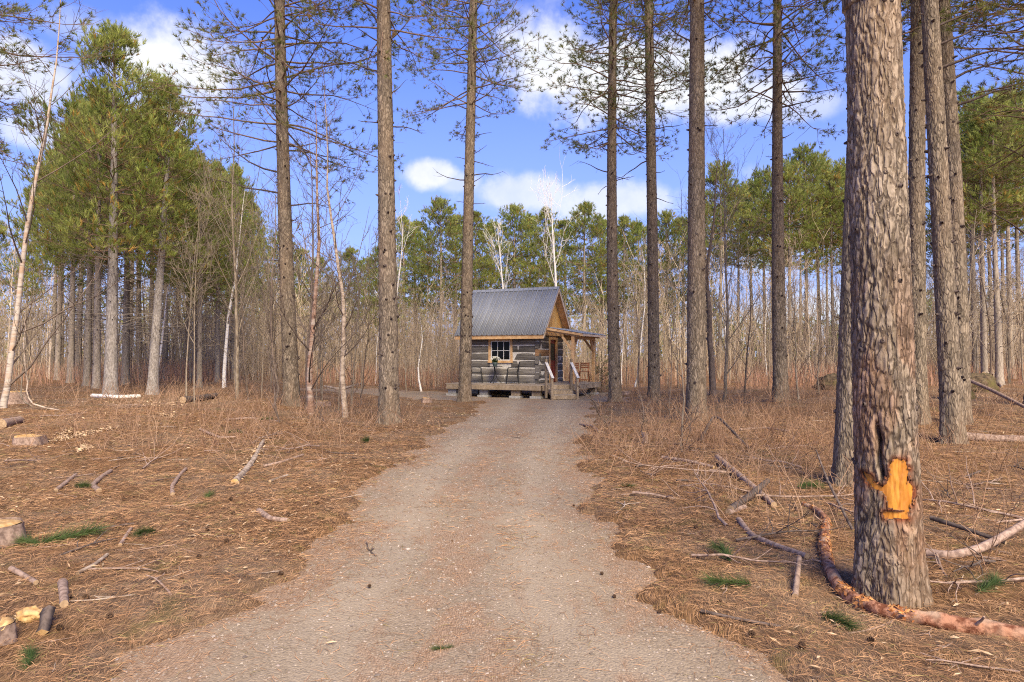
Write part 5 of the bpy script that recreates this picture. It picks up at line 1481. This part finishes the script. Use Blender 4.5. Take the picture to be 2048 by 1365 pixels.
# the flaking curved branch wrapped round the foot of the blazed pine
pix = [(1606, 1012), (1636, 1026), (1654, 1046), (1649, 1075), (1649, 1105), (1656, 1138), (1676, 1178), (1708, 1208), (1752, 1228), (1806, 1240), (1880, 1252), (1950, 1264), (2048, 1280), (2150, 1300)]
P = lie(pix); P[:, 2] += .024
bl = thing('peeling_branch', 'long curved pine branch with flaking orange bark around the blazed trunk', 'branch', (0, 0, 0))
b, Q, rr, n1, n2 = log_buf(P, [.020, .036, .046, .044, .052, .048, .054, .047], 16, .30, 91, 130)
b.build('bough', [M['red_log'], M['cut_wood']], bl, smooth=True)
g = np.random.default_rng(92); fb = Buf()
for i in range(1700):
    k = int(g.integers(1, len(Q) - 1)); a = g.uniform(0, 2 * PI)
    if fbm(np.array([k * .16]), np.array([3.0]), seed=5, oct=2)[0] < .47: continue
    n = n1[k] * math.cos(a) + n2[k] * math.sin(a)
    if n[2] < -.3: continue
    tg = unit(Q[k + 1] - Q[k]); w = np.cross(n, tg); e = g.uniform(.008, .027); c = Q[k] + (Q[k + 1] - Q[k]) * g.uniform() + n * rr[k] * 1.03
    ax = unit(tg * g.normal() + w * g.normal()); bx = np.cross(n, ax); t = g.uniform(.7, 1.4)
    fb.add([c - ax * e, c + bx * e * .55, c + ax * e + n * g.uniform(.002, .016), c - bx * e * .55], [(0, 1, 2, 3)], None, 0, (t, t, t))
for k, a, L in ((22, .5, .10), (48, .3, .07), (66, 2.9, .12), (88, .4, .08), (108, .5, .10)):
    d = unit(n1[k] * math.sin(a) + n2[k] * math.cos(a) + unit(Q[k + 1] - Q[k]) * .5)
    w, r = walk(Q[k], d, L + .05, 5, g, .12, .02, .013, .006); sb = Buf(); add_tubes(sb, [(w, r)], 7, 0, cap=True); sb.build('side_stub', M['fallen'], bl, True)
fb.build('bark_flakes', M['flake'], bl)['kind'] = 'stuff'

F_ = fallen
F_([(1325, 918), (1380, 926), (1428, 938)], 4, 'thin pinkish branch lying by the right edge of the track', seed=1)
F_([(1434, 926), (1480, 962), (1548, 1016)], 6.5, 'straight barkless branch lying slantwise right of the track', seed=2, lift=[.09, .07, .03])
F_([(1462, 1024), (1500, 1006), (1536, 984)], 7, 'broken dark branch with a splintered yellow tip', 'fallen_dark', seed=3, lift=[.03, .08, .13])
F_([(1456, 1030), (1490, 1018)], 6, 'short pink branch end tucked under the splintered dark branch', seed=4)
F_([(1478, 1044), (1502, 1076), (1560, 1100), (1614, 1118)], 6.5, 'bent brown branch with a pale torn end facing the blazed trunk', seed=5)
F_([(1856, 1112), (1900, 1120), (1960, 1113), (2010, 1100), (2070, 1080)], 9, 'smooth tan branch curving up right of the blazed trunk', seed=6, lift=[.02, .03, .06, .12, .2])
F_([(1862, 1062), (1930, 1078), (2012, 1098)], 5, 'straight olive pole lying right of the blazed trunk', 'fallen_dark', seed=7, lift=[.12, .09, .05])
F_([(1590, 1196), (1599, 1142)], 6, 'short upright-leaning pale stick left of the curved branch', seed=8, lift=[.01, .10])
F_([(1402, 1224), (1470, 1240), (1562, 1256)], 3.5, 'thin dark twig lying at the gravel edge near the front', 'fallen_dark', seed=9)
F_([(1930, 880), (1985, 884), (2060, 886)], 9, 'pale fallen log behind the knotty leaning pine', seed=10, cat='log', name='fallen_log')
F_([(1925, 818), (1985, 826), (2070, 850)], 4, 'long slanting pole propped across the brush at the right edge', 'fallen', seed=11, lift=[.75, .5, .25])
F_([(1968, 772), (1986, 756), (2004, 776)], 3, 'pale barkless stick lying by the mossy root mound', 'pale_stem', seed=12, lift=[.5, .25, .02])
F_([(1400, 885), (1430, 872), (1500, 905)], 3, 'arching dead bramble cane right of the grey sapling', 'fallen_dark', seed=13, lift=[.02, .45, .05])
F_([(1160, 852), (1185, 858), (1198, 866)], 3, 'little stick pointing into the right edge of the track', seed=14)
F_([(1480, 862), (1530, 858), (1580, 866)], 3, 'thin branch lying in front of the spurred pine', seed=15)
F_([(185, 795), (230, 797), (280, 796)], 4.5, 'white birch log lying in front of the pale grey pine', 'birch_white', seed=16, cat='log', name='fallen_log')
F_([(366, 806), (398, 802), (432, 796)], 7, 'dark rotting log lying left of the many-forked bare tree', 'fallen_dark', seed=17, cat='log', name='fallen_log')
F_([(2, 856), (40, 847)], 10, 'short cut log with tan bark near the left edge', seed=18, cat='log', name='fallen_log')
F_([(112, 984), (132, 968), (152, 952)], 4, 'straight grey stick on the needles at left', seed=19)
F_([(198, 986), (184, 974), (200, 960), (222, 945)], 5, 'crooked pinkish branch with a cut yellow end at left', seed=20)
F_([(22, 1142), (48, 1156), (72, 1170)], 6, 'grey pink stick lying below the large sawn stump', seed=21)
F_([(125, 1172), (127, 1192), (128, 1216)], 9.5, 'short pink cut log standing out on the needles near the front left', seed=22, cat='log', name='fallen_log')
F_([(345, 992), (344, 975), (360, 952), (372, 940)], 4, 'curved dead branch in the middle of the left clearing', seed=23)
F_([(518, 1026), (540, 1042), (576, 1046)], 6, 'short orange barked branch piece near the left track edge', seed=24)
F_([(400, 860), (440, 878), (470, 876)], 2.5, 'bare stick across the left clearing beyond the bramble patch', seed=25)
F_([(526, 935), (560, 928), (606, 912)], 3, 'long thin branch lying near the dark leaning sapling', seed=26)
F_([(540, 965), (575, 953)], 3, 'short peeled stick left of the track bend', 'pale_stem', seed=27)
F_([(240, 1094), (252, 1075), (262, 1060)], 4, 'forked pinkish stick in front of the left clearing', seed=28)
F_([(155, 1150), (190, 1132), (215, 1112)], 4, 'pale split stick pointing up the left clearing', 'pale_stem', seed=29)
F_([(180, 1062), (230, 1055), (268, 1050)], 3, 'dark twig lying across the left clearing', 'fallen_dark', seed=30)
F_([(450, 842), (500, 838), (560, 846)], 2.5, 'slender branch lying in front of the drooping pine', seed=31)
F_([(650, 776), (680, 782), (720, 770)], 3, 'pale brush pile pole behind the pale crooked birch', 'pale_stem', seed=32)
# a stick leaning against the shaded pine
P = np.array([on_ground(1706, 1062), at_depth(1655, 962, 7.1), at_depth(1632, 900, 7.3)])
b, *_ = log_buf(P, [.014, .012, .008], 7, .1, 33); tag(b.build('fallen_branch', [M['fallen_dark'], M['cut_wood']]), 'dark broken branch propped upright left of the blazed trunk', 'branch')

def stump(px, py, r, h, label, seed, tilt=0.0, bark='fallen'):
    p = on_ground(px, py); g = np.random.default_rng(seed)
    t = thing('tree_stump', label, 'stump', tuple(p - np.array([0, 0, .04])), g.uniform(0, 6))
    zs = np.linspace(0, h + .04, max(8, int(h / .02)))
    b, (cx, cy, R) = trunk_buf(lambda z: (0 * z, 0 * z), lambda z: r + 0 * z, h, 48, zs, seed, .006, .05, .25, .12)
    b.build('bark', M[bark], t, smooth=True)
    n = 40; rad = np.linspace(0, 1, 9); a = np.arange(n) * 2 * PI / n
    RR, AA = np.meshgrid(rad, a, indexing='ij'); rr_ = RR * r * .985
    Z = h + .04 + .012 * (fbm(rr_ * np.cos(AA) * 22 + 5, rr_ * np.sin(AA) * 22 + 5, seed=seed, oct=3) - .5) * 2 * (1 - .5 * RR) + .02 * (rr_ * np.cos(AA) > r * .35) - .02 * RR ** 8
    i = np.arange(9 * n).reshape(9, n); nx = np.roll(i, -1, 1)
    c = Buf(); ring = .86 + .2 * np.sin(RR * 34) ** 2
    c.add(np.stack([rr_ * np.cos(AA), rr_ * np.sin(AA), Z], -1), np.stack([i[:-1], nx[:-1], nx[1:], i[1:]], -1).reshape(-1, 4), None, 0, np.stack([ring] * 3, -1).reshape(-1, 3))
    c.build('cut_face', M['cut_wood'], t)
    return t
stump(-22, 1086, .25, .17, 'large sawn pine stump with a pale top at the left edge', 701)
stump(-8, 1286, .085, .11, 'splintered dark barked stump in the lower left corner', 702)
stump(58, 888, .21, .13, 'low sawn stump with bright yellow top in the left clearing', 703)
stump(32, 806, .30, .30, 'weathered stump at the foot of the leaning pale birch', 704)
stump(853, 806, .16, .17, 'small grey stump beside the gravel left of the cabin', 705)
stump(642, 812, .24, .14, 'low dark stump right of the coppery birch', 706)
stump(1290, 888, .05, .22, 'cluster of thin cut shrub stubs by the right track edge', 707)
stump(1250, 790, .16, .16, 'small stump in the brush beyond the pine by the porch', 708)
# split billet and sawdust heap beside the corner stump
P = np.array([on_ground(84, 1272), on_ground(98, 1246) + np.array([0, 0, .09])]); P[0, 2] += .02
b, *_ = log_buf(P, [.026, .036], 4, .5, 44); tag(b.build('wood_billet', [M['fallen_dark'], M['cut_wood']]), 'split billet of bright wood leaning by the corner stump', 'wood')
g = np.random.default_rng(45)
def chunk(px, py, size, label, seed, n=26, flat=.6):
    p = on_ground(px, py); g = np.random.default_rng(seed); b = Buf()
    bm = bmesh.new(); bmesh.ops.create_icosphere(bm, subdivisions=4, radius=1.0)
    V = np.array([v.co[:] for v in bm.verts]); T_ = np.array([[v.index for v in f.verts] for f in bm.faces]); bm.free()
    f = .45 + 1.1 * fbm(V[:, 0] * 1.9 + 9, V[:, 1] * 1.9 + 9, V[:, 2] * 1.9 + seed, seed=seed, oct=5, gain=.62)
    V = V * f[:, None] * np.array([size, size * .8, size * flat])
    b.add(V, None, T_)
    return b, p
b, p = chunk(60, 1240, .075, '', 46); o = tag(b.build('wood_chunk', M['cut_wood']), 'torn lump of pale yellow wood beside the corner stump', 'wood'); o.location = tuple(p + np.array([0, 0, .03]))
for (px, py, sz, lab, sd_) in ((1950, 786, .70, 'mossy upturned root mound beyond the knotty leaning pine', 47), (1660, 782, .55, 'dark earthy root mound behind the shaded pine', 48), (1915, 798, .42, 'low stony mound beside the mossy root mound', 49)):
    b, p = chunk(px, py, sz, lab, sd_, flat=.85); 
    gm = np.random.default_rng(sd_); rt = []
    for k in range(170):                               # torn roots and dead grass sticking out
        d = unit(gm.normal(size=3) * np.array([1, 1, .7]) + np.array([0, 0, .35])); rt.append(walk(d * sz * .55 * np.array([1, .8, .85]), unit(d + gm.normal(size=3) * .5), sz * gm.uniform(.3, .7), 5, gm, .3, -.12, .012, .003))
    add_tubes(b, rt, 4, 1)
    o = tag(b.build('root_mound', [M['moss'], M['fallen_dark']], smooth=True), lab, 'mound'); o.location = tuple(p + np.array([0, 0, .12 * sz]))
# crumbling birch log: a row of pale bark pieces
P = lie([(470, 968), (486, 950), (503, 930), (515, 908), (527, 884)]); P[:, 2] += .02
b, Q, rr, n1, n2 = log_buf(P, [.045, .04, .035, .03], 12, .5, 50)
tag(b.build('rotten_log', [M['pale_stem'], M['cut_wood']]), 'crumbling pale birch log pointing away across the left clearing', 'log')

# green pine sprigs torn off by the felling
def sprig_mesh(seed, L=.35, n=16, nn=30):
    g = np.random.default_rng(seed); b = Buf()
    P, R = walk((0, 0, .02), (1, 0, .12), L, 6, g, .12, .02, .006, .003)
    C = np.array([at_poly(P, t)[0] for t in np.linspace(.25, 1, n)]); A = np.array([at_poly(P, t)[1] for t in np.linspace(.25, 1, n)]) + np.array([0, 0, .25])
    add_tubes(b, [(P, R)], 5, 0)
    t = g.uniform(.7, 1.4, n)
    add_tufts(b, C, A, nn, .16, .0035, g, (.15, 1.1), .04, 1, np.stack([t, t, t * .9], -1))
    return b.mesh('sprig', [M['twig'], M['needle_green']])
SPRIGS = [sprig_mesh(800 + i, .3 + .08 * i, 14 + 2 * i) for i in range(3)]
sp = [(1580, 975, 'bushy green pine sprig at the tip of the peeling branch', 1.3), (1470, 1135, 'dark green pine sprig left of the curved branch', 1.15), (1530, 1172, 'green sprig lying below the short pale stick', 1.0), (1625, 1225, 'flattened green sprig in front of the curved branch', 1.1),
      (1940, 1195, 'green sprig right of the blazed trunk foot', 1.1), (1858, 1045, 'upright green sprig touching the right side of the blazed trunk', .9), (1690, 950, 'green sprig at the foot of the shaded pine', 1.0), (1230, 975, 'small green sprig by the right gravel edge', .8), (40, 1100, 'large green sprig in front of the sawn stump', 1.5), (90, 1095, 'green sprig at the right side of the sawn stump', 1.2), (325, 1062, 'small green tuft in the left clearing', .9), (140, 972, 'green tuft beside the straight grey stick', .9), (405, 1000, 'dark green sprig near the curved dead branch', .9), (500, 870, 'dark green sprig beyond the crumbling birch log', 1.1), (740, 880, 'green sprig near the left gravel edge below the thick pine', 1.1), (510, 840, 'green clump in front of the many-forked tree', 1.1), (45, 1355, 'green tuft at the bottom left of the needles', .8), (925, 1302, 'lone green sprig lying on the gravel near the front', .42)]
for i, (px, py, lab, s) in enumerate(sp):
    p = on_ground(px, py); x, y = p[0], p[1]
    z = max(gz(x, y), float(path_z(np.array([x]), np.array([y]))[0]) if path_mask(np.array([x]), np.array([y]))[0] > 0 else -9)
    s *= .82
    o = link('pine_sprig', SPRIGS[i % 3], None, (x, y, z - .025), i * 1.7, (s, s, s * .75)); tag(o, lab, 'sprig', 'green pine sprigs on the ground')

# loose slash: thin boughs heaped right of the track, each its own branch
g = np.random.default_rng(97)
SL = []
for i in range(5):
    b = Buf(); P, R = walk((-.5, 0, .03), (1, 0, .06), g.uniform(.9, 1.5), 8, g, .10, 0, .014, .005); ws = [(P, R)]
    for k in range(7):
        q, d = at_poly(P, g.uniform(.15, .95)); ws.append(walk(q, unit(d + g.normal(size=3) * np.array([.6, .8, .5]) + np.array([0, 0, .15])), g.uniform(.2, .5), 5, g, .16, 0, .006, .0025))
    add_tubes(b, ws, 5, 0); SL.append((b.mesh('slash', M['fallen']), b.mesh('slash', M['fallen_dark'])))
spots = [(1300, 930), (1350, 940), (1395, 955), (1420, 965), (1450, 985), (1500, 950), (1530, 930), (1575, 1000), (1600, 1040), (1560, 1075), (1620, 1085), (1500, 1130), (1420, 1030), (1370, 1000), (1930, 1030), (1985, 1050), (1900, 1000), (1960, 980), (2020, 1000), (2035, 945), (1925, 960), (1960, 1150), (2010, 1180), (1640, 960), (1580, 900), (1480, 880), (1380, 900), (640, 845), (700, 860), (540, 880), (420, 835), (250, 815), (120, 835), (80, 920), (300, 930), (450, 900), (600, 905), (1690, 1030), (1880, 1140)]
for i, (px, py) in enumerate(spots):
    p = on_ground(px, py); s = g.uniform(.7, 1.25)
    o = link('slash_bough', SL[i % 5][int(g.uniform() < .45)], None, tuple(p + np.array([0, 0, .0])), g.uniform(0, 6.28), (s, s, s))
    o.rotation_euler = (g.uniform(-.3, .3), g.uniform(-.06, .06), g.uniform(0, 6.28))
    sw = 'left' if px < 1024 else 'right'
    tag(o, 'thin forked dead bough tangled in the litter %s of the track' % sw, 'branch', 'forked dead boughs %s of the track' % sw)

# small spruce by the porch
b = pine_crown(880, 1.35, .12, .55, .13, 5, 6, 2, .06, .010, 10, dense=True)
x, y, _ = at_depth(1203, 770, 31.0)
t = thing('spruce_sapling', 'knee-high green spruce growing beside the far porch post', 'sapling', (x, y, gz(x, y)))
b.build('crown', [M['twig'], M['spruce'], M['twig']], t)
tb_ = Buf(); add_tubes(tb_, [(np.array([(0, 0, -.05), (0, 0, .7), (0, 0, 1.3)]), np.array([.02, .012, .004]))], 6); tb_.build('trunk', M['twig'], t)

# twigs and cones lying about, each one an object
g = np.random.default_rng(90)
TW = []
for i in range(6):
    b = Buf(); P, R = walk((-.2, 0, .0), (1, g.normal() * .2, 0), g.uniform(.35, .6), 6, g, .16, 0, g.uniform(.007, .013), .005)
    P[:, 2] = np.abs(P[:, 2] * .25) + .012
    ws = [(P, R)]
    for k in range(2 if i % 2 else 1):
        q, d = at_poly(P, g.uniform(.3, .8)); A, ar = walk(q, unit(d + np.array([0, g.choice([-1, 1]) * .8, .15])), g.uniform(.1, .25), 4, g, .15, 0, .006, .003); A[:, 2] = np.abs(A[:, 2] - .01) + .01; ws.append((A, ar))
    add_tubes(b, ws, 5, 0, cap=True); TW.append((b.mesh('twig', M['fallen']), b.mesh('twig', M['fallen_dark']), b.mesh('twig', M['pale_stem'])))
xs_, ds_ = scatter_wedge(520, 3.7, 20, g, 1.0, 1.3)
n = 0
for x, y in zip(xs_, ds_):
    pmv = float(path_mask(np.array([x]), np.array([y]))[0])
    if pmv > -.1 and g.uniform() < .97: continue
    if math.hypot(x - _bp[0], y - _bp[1]) < .5: continue
    z = max(gz(x, y), float(path_z(np.array([x]), np.array([y]))[0]) if pmv > 0 else -9)
    sideword = 'left' if x < 0 else 'right'
    if n >= 280: break
    o = link('fallen_twig', TW[int(g.integers(0, 6))][int(g.choice([0, 0, 1, 2]))], None, (x, y, z - .004), g.uniform(0, 6.28), (1, 1, 1) if y < 10 else (1.3, 1.3, 1.3))
    s = g.uniform(.35, 1.1); o.scale = (s, s, s * .8)
    tag(o, 'small dead twig lying on the needles %s of the track' % sideword, 'twig', 'small dead twigs %s of the track' % sideword); n += 1
bm = bmesh.new()
for k in range(34):
    t = k / 34; a = k * 2.4; r = .022 * math.sin(PI * min(1, .18 + t * .8)) + .003; z = .004 + t * .045
    c = Vector((math.cos(a) * r * .5, math.sin(a) * r * .5, z)); e = Vector((math.cos(a) * r * 1.15, math.sin(a) * r * 1.15, z + .008)); w = Vector((-math.sin(a), math.cos(a), 0)) * .008
    v = [bm.verts.new(c - w * .6), bm.verts.new(e - w), bm.verts.new(e + w), bm.verts.new(c + w * .6), bm.verts.new(c + Vector((0, 0, .007))), ]
    bm.faces.new((v[0], v[1], v[2], v[3])); bm.faces.new((v[4], v[2], v[1])); bm.faces.new((v[4], v[1], v[0])); bm.faces.new((v[4], v[3], v[2]))
CONE = bpy.data.meshes.new('pine_cone'); bm.to_mesh(CONE); bm.free(); CONE.materials.append(M['cone'])
a_ = CONE.attributes.new('tint', 'FLOAT_COLOR', 'POINT'); a_.data.foreach_set('color', np.ones(len(CONE.vertices) * 4, np.float32))
cones = [(1318, 1235), (1225, 1207), (1447, 1210), (1460, 1172), (735, 1190), (1150, 1020), (330, 1150), (392, 1118), (432, 1128), (366, 1163), (410, 1064), (457, 1088), (222, 1236), (110, 1262), (142, 1200), (175, 1197), (556, 1156), (465, 1002), (577, 1032), (630, 1010), (1208, 1160), (1500, 1270), (1600, 1300), (1750, 1290), (1420, 1110), (1390, 1060), (470, 1030), (250, 1000), (60, 1010)]
for i, (px, py) in enumerate(cones):
    p = on_ground(px, py); x, y = p[0], p[1]
    on_path = path_mask(np.array([x]), np.array([y]))[0] > 0
    z = max(gz(x, y), float(path_z(np.array([x]), np.array([y]))[0]) if on_path else -9)
    o = link('pine_cone', CONE, None, (x, y, z + .012)); o.rotation_euler = (1.3 + .2 * math.sin(i), .2, i * 2.1); o.scale = (.55,) * 3 if on_path else (.8,) * 3
    sw = 'on the gravel' if on_path else ('on the needles left of the track' if x < 0 else 'on the needles right of the track')
    tag(o, 'dark open pine cone lying ' + sw, 'pine cone', 'pine cones ' + sw)

# ------------------------------------------------------------------ fine litter, gravel stones, undergrowth
def flat_quads(X, Y, Z, L, W, g, tilt=.12, mat=0, tint=None, bend=0.0):
    m = len(X); a = g.uniform(0, 2 * PI, m); t = g.normal(0, tilt, m)
    d = np.stack([np.cos(a) * np.cos(t), np.sin(a) * np.cos(t), np.sin(t)], -1)
    s = np.stack([-np.sin(a), np.cos(a), g.normal(0, .5, m)], -1); s = unit(s) * (W * .5)[:, None]
    c = np.stack([X, Y, Z], -1); h = d * (L * .5)[:, None]
    k = np.stack([-np.sin(a), np.cos(a), 0 * a], -1) * (g.normal(0, 1, m) * bend * L)[:, None]
    up = np.array([0, 0, 1.]) * (L * .06)[:, None]
    V = np.stack([c - h, c + k + up + s, c + k + up - s, c + h], 1).reshape(-1, 3)
    i = np.arange(m)[:, None] * 4
    return V, None, np.concatenate([i + np.array([0, 1, 2]), i + np.array([2, 1, 3])])

g = np.random.default_rng(95)
b = Buf()
x, y = scatter_wedge(225000, 2.6, 16, g, 1.1, 1.3)
pmv = path_mask(x, y)
prob = np.where(pmv > 0, .08 + .40 * S(.52, .64, fbm(x * 2.1, y * .95, seed=35, oct=4)) + .22 * np.exp(-(((x - np.interp(y, *EL)) / (np.interp(y, *ER) - np.interp(y, *EL)) - .47) / .11) ** 2) * S(.4, .6, fbm(x * 3, y * 1.5, seed=36, oct=3)) + .6 * np.exp(-np.maximum(pmv, 0) / .16), 1.0)
ok = g.uniform(0, 1, len(x)) < prob
x, y, pmv = x[ok], y[ok], pmv[ok]
z = np.where(pmv > 0, np.maximum(path_z(x, y), ground_z(x, y)), ground_z(x, y)) + g.uniform(.001, .022, len(x)) * np.where(pmv > 0, .35, 1)
m = len(x); L = g.uniform(.07, .15, m); W = np.where(y < 6, .0026, .0042) * g.uniform(.8, 1.3, m)
V, q, t3 = flat_quads(x, y, z, L, W, g, .14, bend=.10)
c = np.stack([g.uniform(.6, 1.45, m)] * 3, -1) * np.where(g.uniform(0, 1, m)[:, None] < .06, np.array([[.75, 1.05, .7]]), np.array([[1., 1, 1]]))
b.add(V, q, t3, 0, np.repeat(c, 4, 0))
o = b.build('needle_litter', M['needle_litter']); tag(o, 'loose fallen pine needles covering the forest floor', 'needles', kind='stuff')

b = Buf()
x, y = scatter_wedge(95000, 2.6, 20, g, 1.1, 1.1)
pmv = path_mask(x, y); ok = pmv > -.05; x, y = x[ok], y[ok]; m = len(x)
sz = .003 + .008 * g.uniform(0, 1, m) ** 6 + .0005 * y + np.where(g.uniform(0, 1, m) < .02, g.uniform(.004, .014, m), 0)
z = path_z(x, y)
dirs = np.array([(1, 0, 0), (0, 1, 0), (-1, 0, 0), (0, -1, 0), (0, 0, 1), (0, 0, -1)], float)
ang = g.uniform(0, 6.28, m); ca, sa = np.cos(ang), np.sin(ang)
V = dirs[None] * g.uniform(.6, 1.25, (m, 6, 1)) * sz[:, None, None] * np.array([1.15, .9, .6])
V = np.stack([V[..., 0] * ca[:, None] - V[..., 1] * sa[:, None], V[..., 0] * sa[:, None] + V[..., 1] * ca[:, None], V[..., 2]], -1) + np.stack([x, y, z + sz * .15], -1)[:, None]
tri = np.array([(0, 1, 4), (1, 2, 4), (2, 3, 4), (3, 0, 4), (1, 0, 5), (2, 1, 5), (3, 2, 5), (0, 3, 5)])[:4]
t = g.uniform(.5, 1.35, m)
b.add(V, None, (np.arange(m)[:, None, None] * 6 + tri[None]).reshape(-1, 3), 0, np.repeat(np.stack([t, t, t * g.uniform(.94, 1.05, m)], -1), 6, 0))
o = b.build('gravel', M['stone']); tag(o, 'loose small stones of the gravel track', 'gravel', kind='stuff')

b = Buf()
x, y = scatter_wedge(14000, 3.0, 26, g, 1.05, 1.3)
pmv = path_mask(x, y); ok = (pmv < .0) | (g.uniform(0, 1, len(x)) < .05)
ok &= (fbm(x * .5, y * .5, seed=37, oct=3) + np.where(x < 0, .08, -.02)) > g.uniform(.42, .66, len(x))
x, y, pmv = x[ok], y[ok], pmv[ok]; m = len(x)
z = np.where(pmv > 0, path_z(x, y), ground_z(x, y)) + .018
V, q, t3 = flat_quads(x, y, z, g.uniform(.02, .10, m) * (1 + y * .02), g.uniform(.006, .018, m) * (1 + y * .02), g, .2)
b.add(V, q, t3, 0, np.repeat(np.stack([g.uniform(.55, 1.15, m)] * 3, -1), 4, 0))
# trails of sawdust and shavings from the stumps
for (a0, a1, n) in (((100, 885), (232, 856), 420), ((120, 872), (140, 862), 90), ((270, 805), (360, 812), 260), ((320, 830), (350, 835), 120), ((180, 895), (150, 905), 80), ((40, 1240), (75, 1235), 120), ((470, 970), (530, 880), 200)):
    tt_ = g.uniform(0, 1, n); pxs = a0[0] + (a1[0] - a0[0]) * tt_ + g.normal(0, 6, n); pys = a0[1] + (a1[1] - a0[1]) * tt_ + g.normal(0, 2.5, n)
    P = lie(list(zip(pxs, pys)))
    V, q, t3 = flat_quads(P[:, 0], P[:, 1], P[:, 2] + .02, g.uniform(.03, .10, n), g.uniform(.015, .04, n), g, .3)
    b.add(V, q, t3, 0, np.repeat(np.stack([g.uniform(.8, 1.2, n)] * 3, -1), 4, 0))
o = b.build('wood_chips', M['chip']); tag(o, 'scattered pale wood chips and shavings on the needles', 'wood chips', kind='stuff')

# brambles and dry stalks
b = Buf(); polys = []
patches = [(300, 850, 2.2, 260), (370, 880, 1.6, 130), (440, 850, 2.4, 160), (1310, 905, 1.6, 160), (1420, 870, 2.6, 320), (1480, 900, 2.4, 260), (1560, 880, 2.6, 260), (1600, 930, 1.8, 170), (1360, 860, 2.2, 200), (1900, 1000, 1.8, 90), (1960, 930, 2.4, 220), (560, 900, 1.6, 100), (480, 800, 4.0, 420), (620, 830, 2.6, 260), (740, 850, 1.8, 150), (1640, 840, 3.0, 300), (1280, 815, 2.0, 160), (1700, 800, 4, 300), (130, 800, 4, 240), (1990, 860, 3, 220), (350, 790, 4, 320), (1450, 810, 3, 320), (820, 845, 1.4, 70), (1660, 790, 1.5, 160), (1945, 800, 1.6, 200), (1420, 980, .8, 40), (1560, 1040, .9, 60), (1900, 1080, 1.0, 50), (1250, 930, .7, 30)]
for (px, py, rad_, n) in patches:
    c = on_ground(px, py)
    for k in range(int(n * .85)):
        a = g.uniform(0, 6.28); r = rad_ * math.sqrt(g.uniform()); x, y = c[0] + math.cos(a) * r, c[1] + math.sin(a) * r * 1.2
        if y < 3: continue
        L = g.uniform(.2, .75); t = g.uniform(.6, 1.25)
        A, R = walk((x, y, 0), (g.normal() * .45, g.normal() * .45, 1), L, 5, g, .16, -.06 * g.uniform(0, 1.6), .0035 + .00012 * y, .002)
        polys.append((A, R, np.array([t, t * .95, t * .9])))
        if g.uniform() < .6:
            p, d = at_poly(A, g.uniform(.3, .8)); Q, r_ = walk(p, unit(d + g.normal(size=3) * .6), L * .4, 4, g, .2, 0, .0028, .0018); polys.append((Q, r_, np.array([t, t * .95, t * .9])))
XY = np.array([p[0][0][:2] for p in polys]); keep = path_mask(XY[:, 0], XY[:, 1]) < -.05
GZ = ground_z(XY[:, 0], XY[:, 1])
out = []
last = 0.0
for p, k, z in zip(polys, keep, GZ):
    if len(p[0]) == 5: last = z; lk = k
    if not lk: continue
    out.append((p[0] + np.array([0, 0, last]), p[1], p[2]))
add_tubes(b, out, 3, 0)
o = b.build('undergrowth', M['straw']); tag(o, 'dry reddish brambles and stalks growing through the needles', 'undergrowth', kind='stuff')
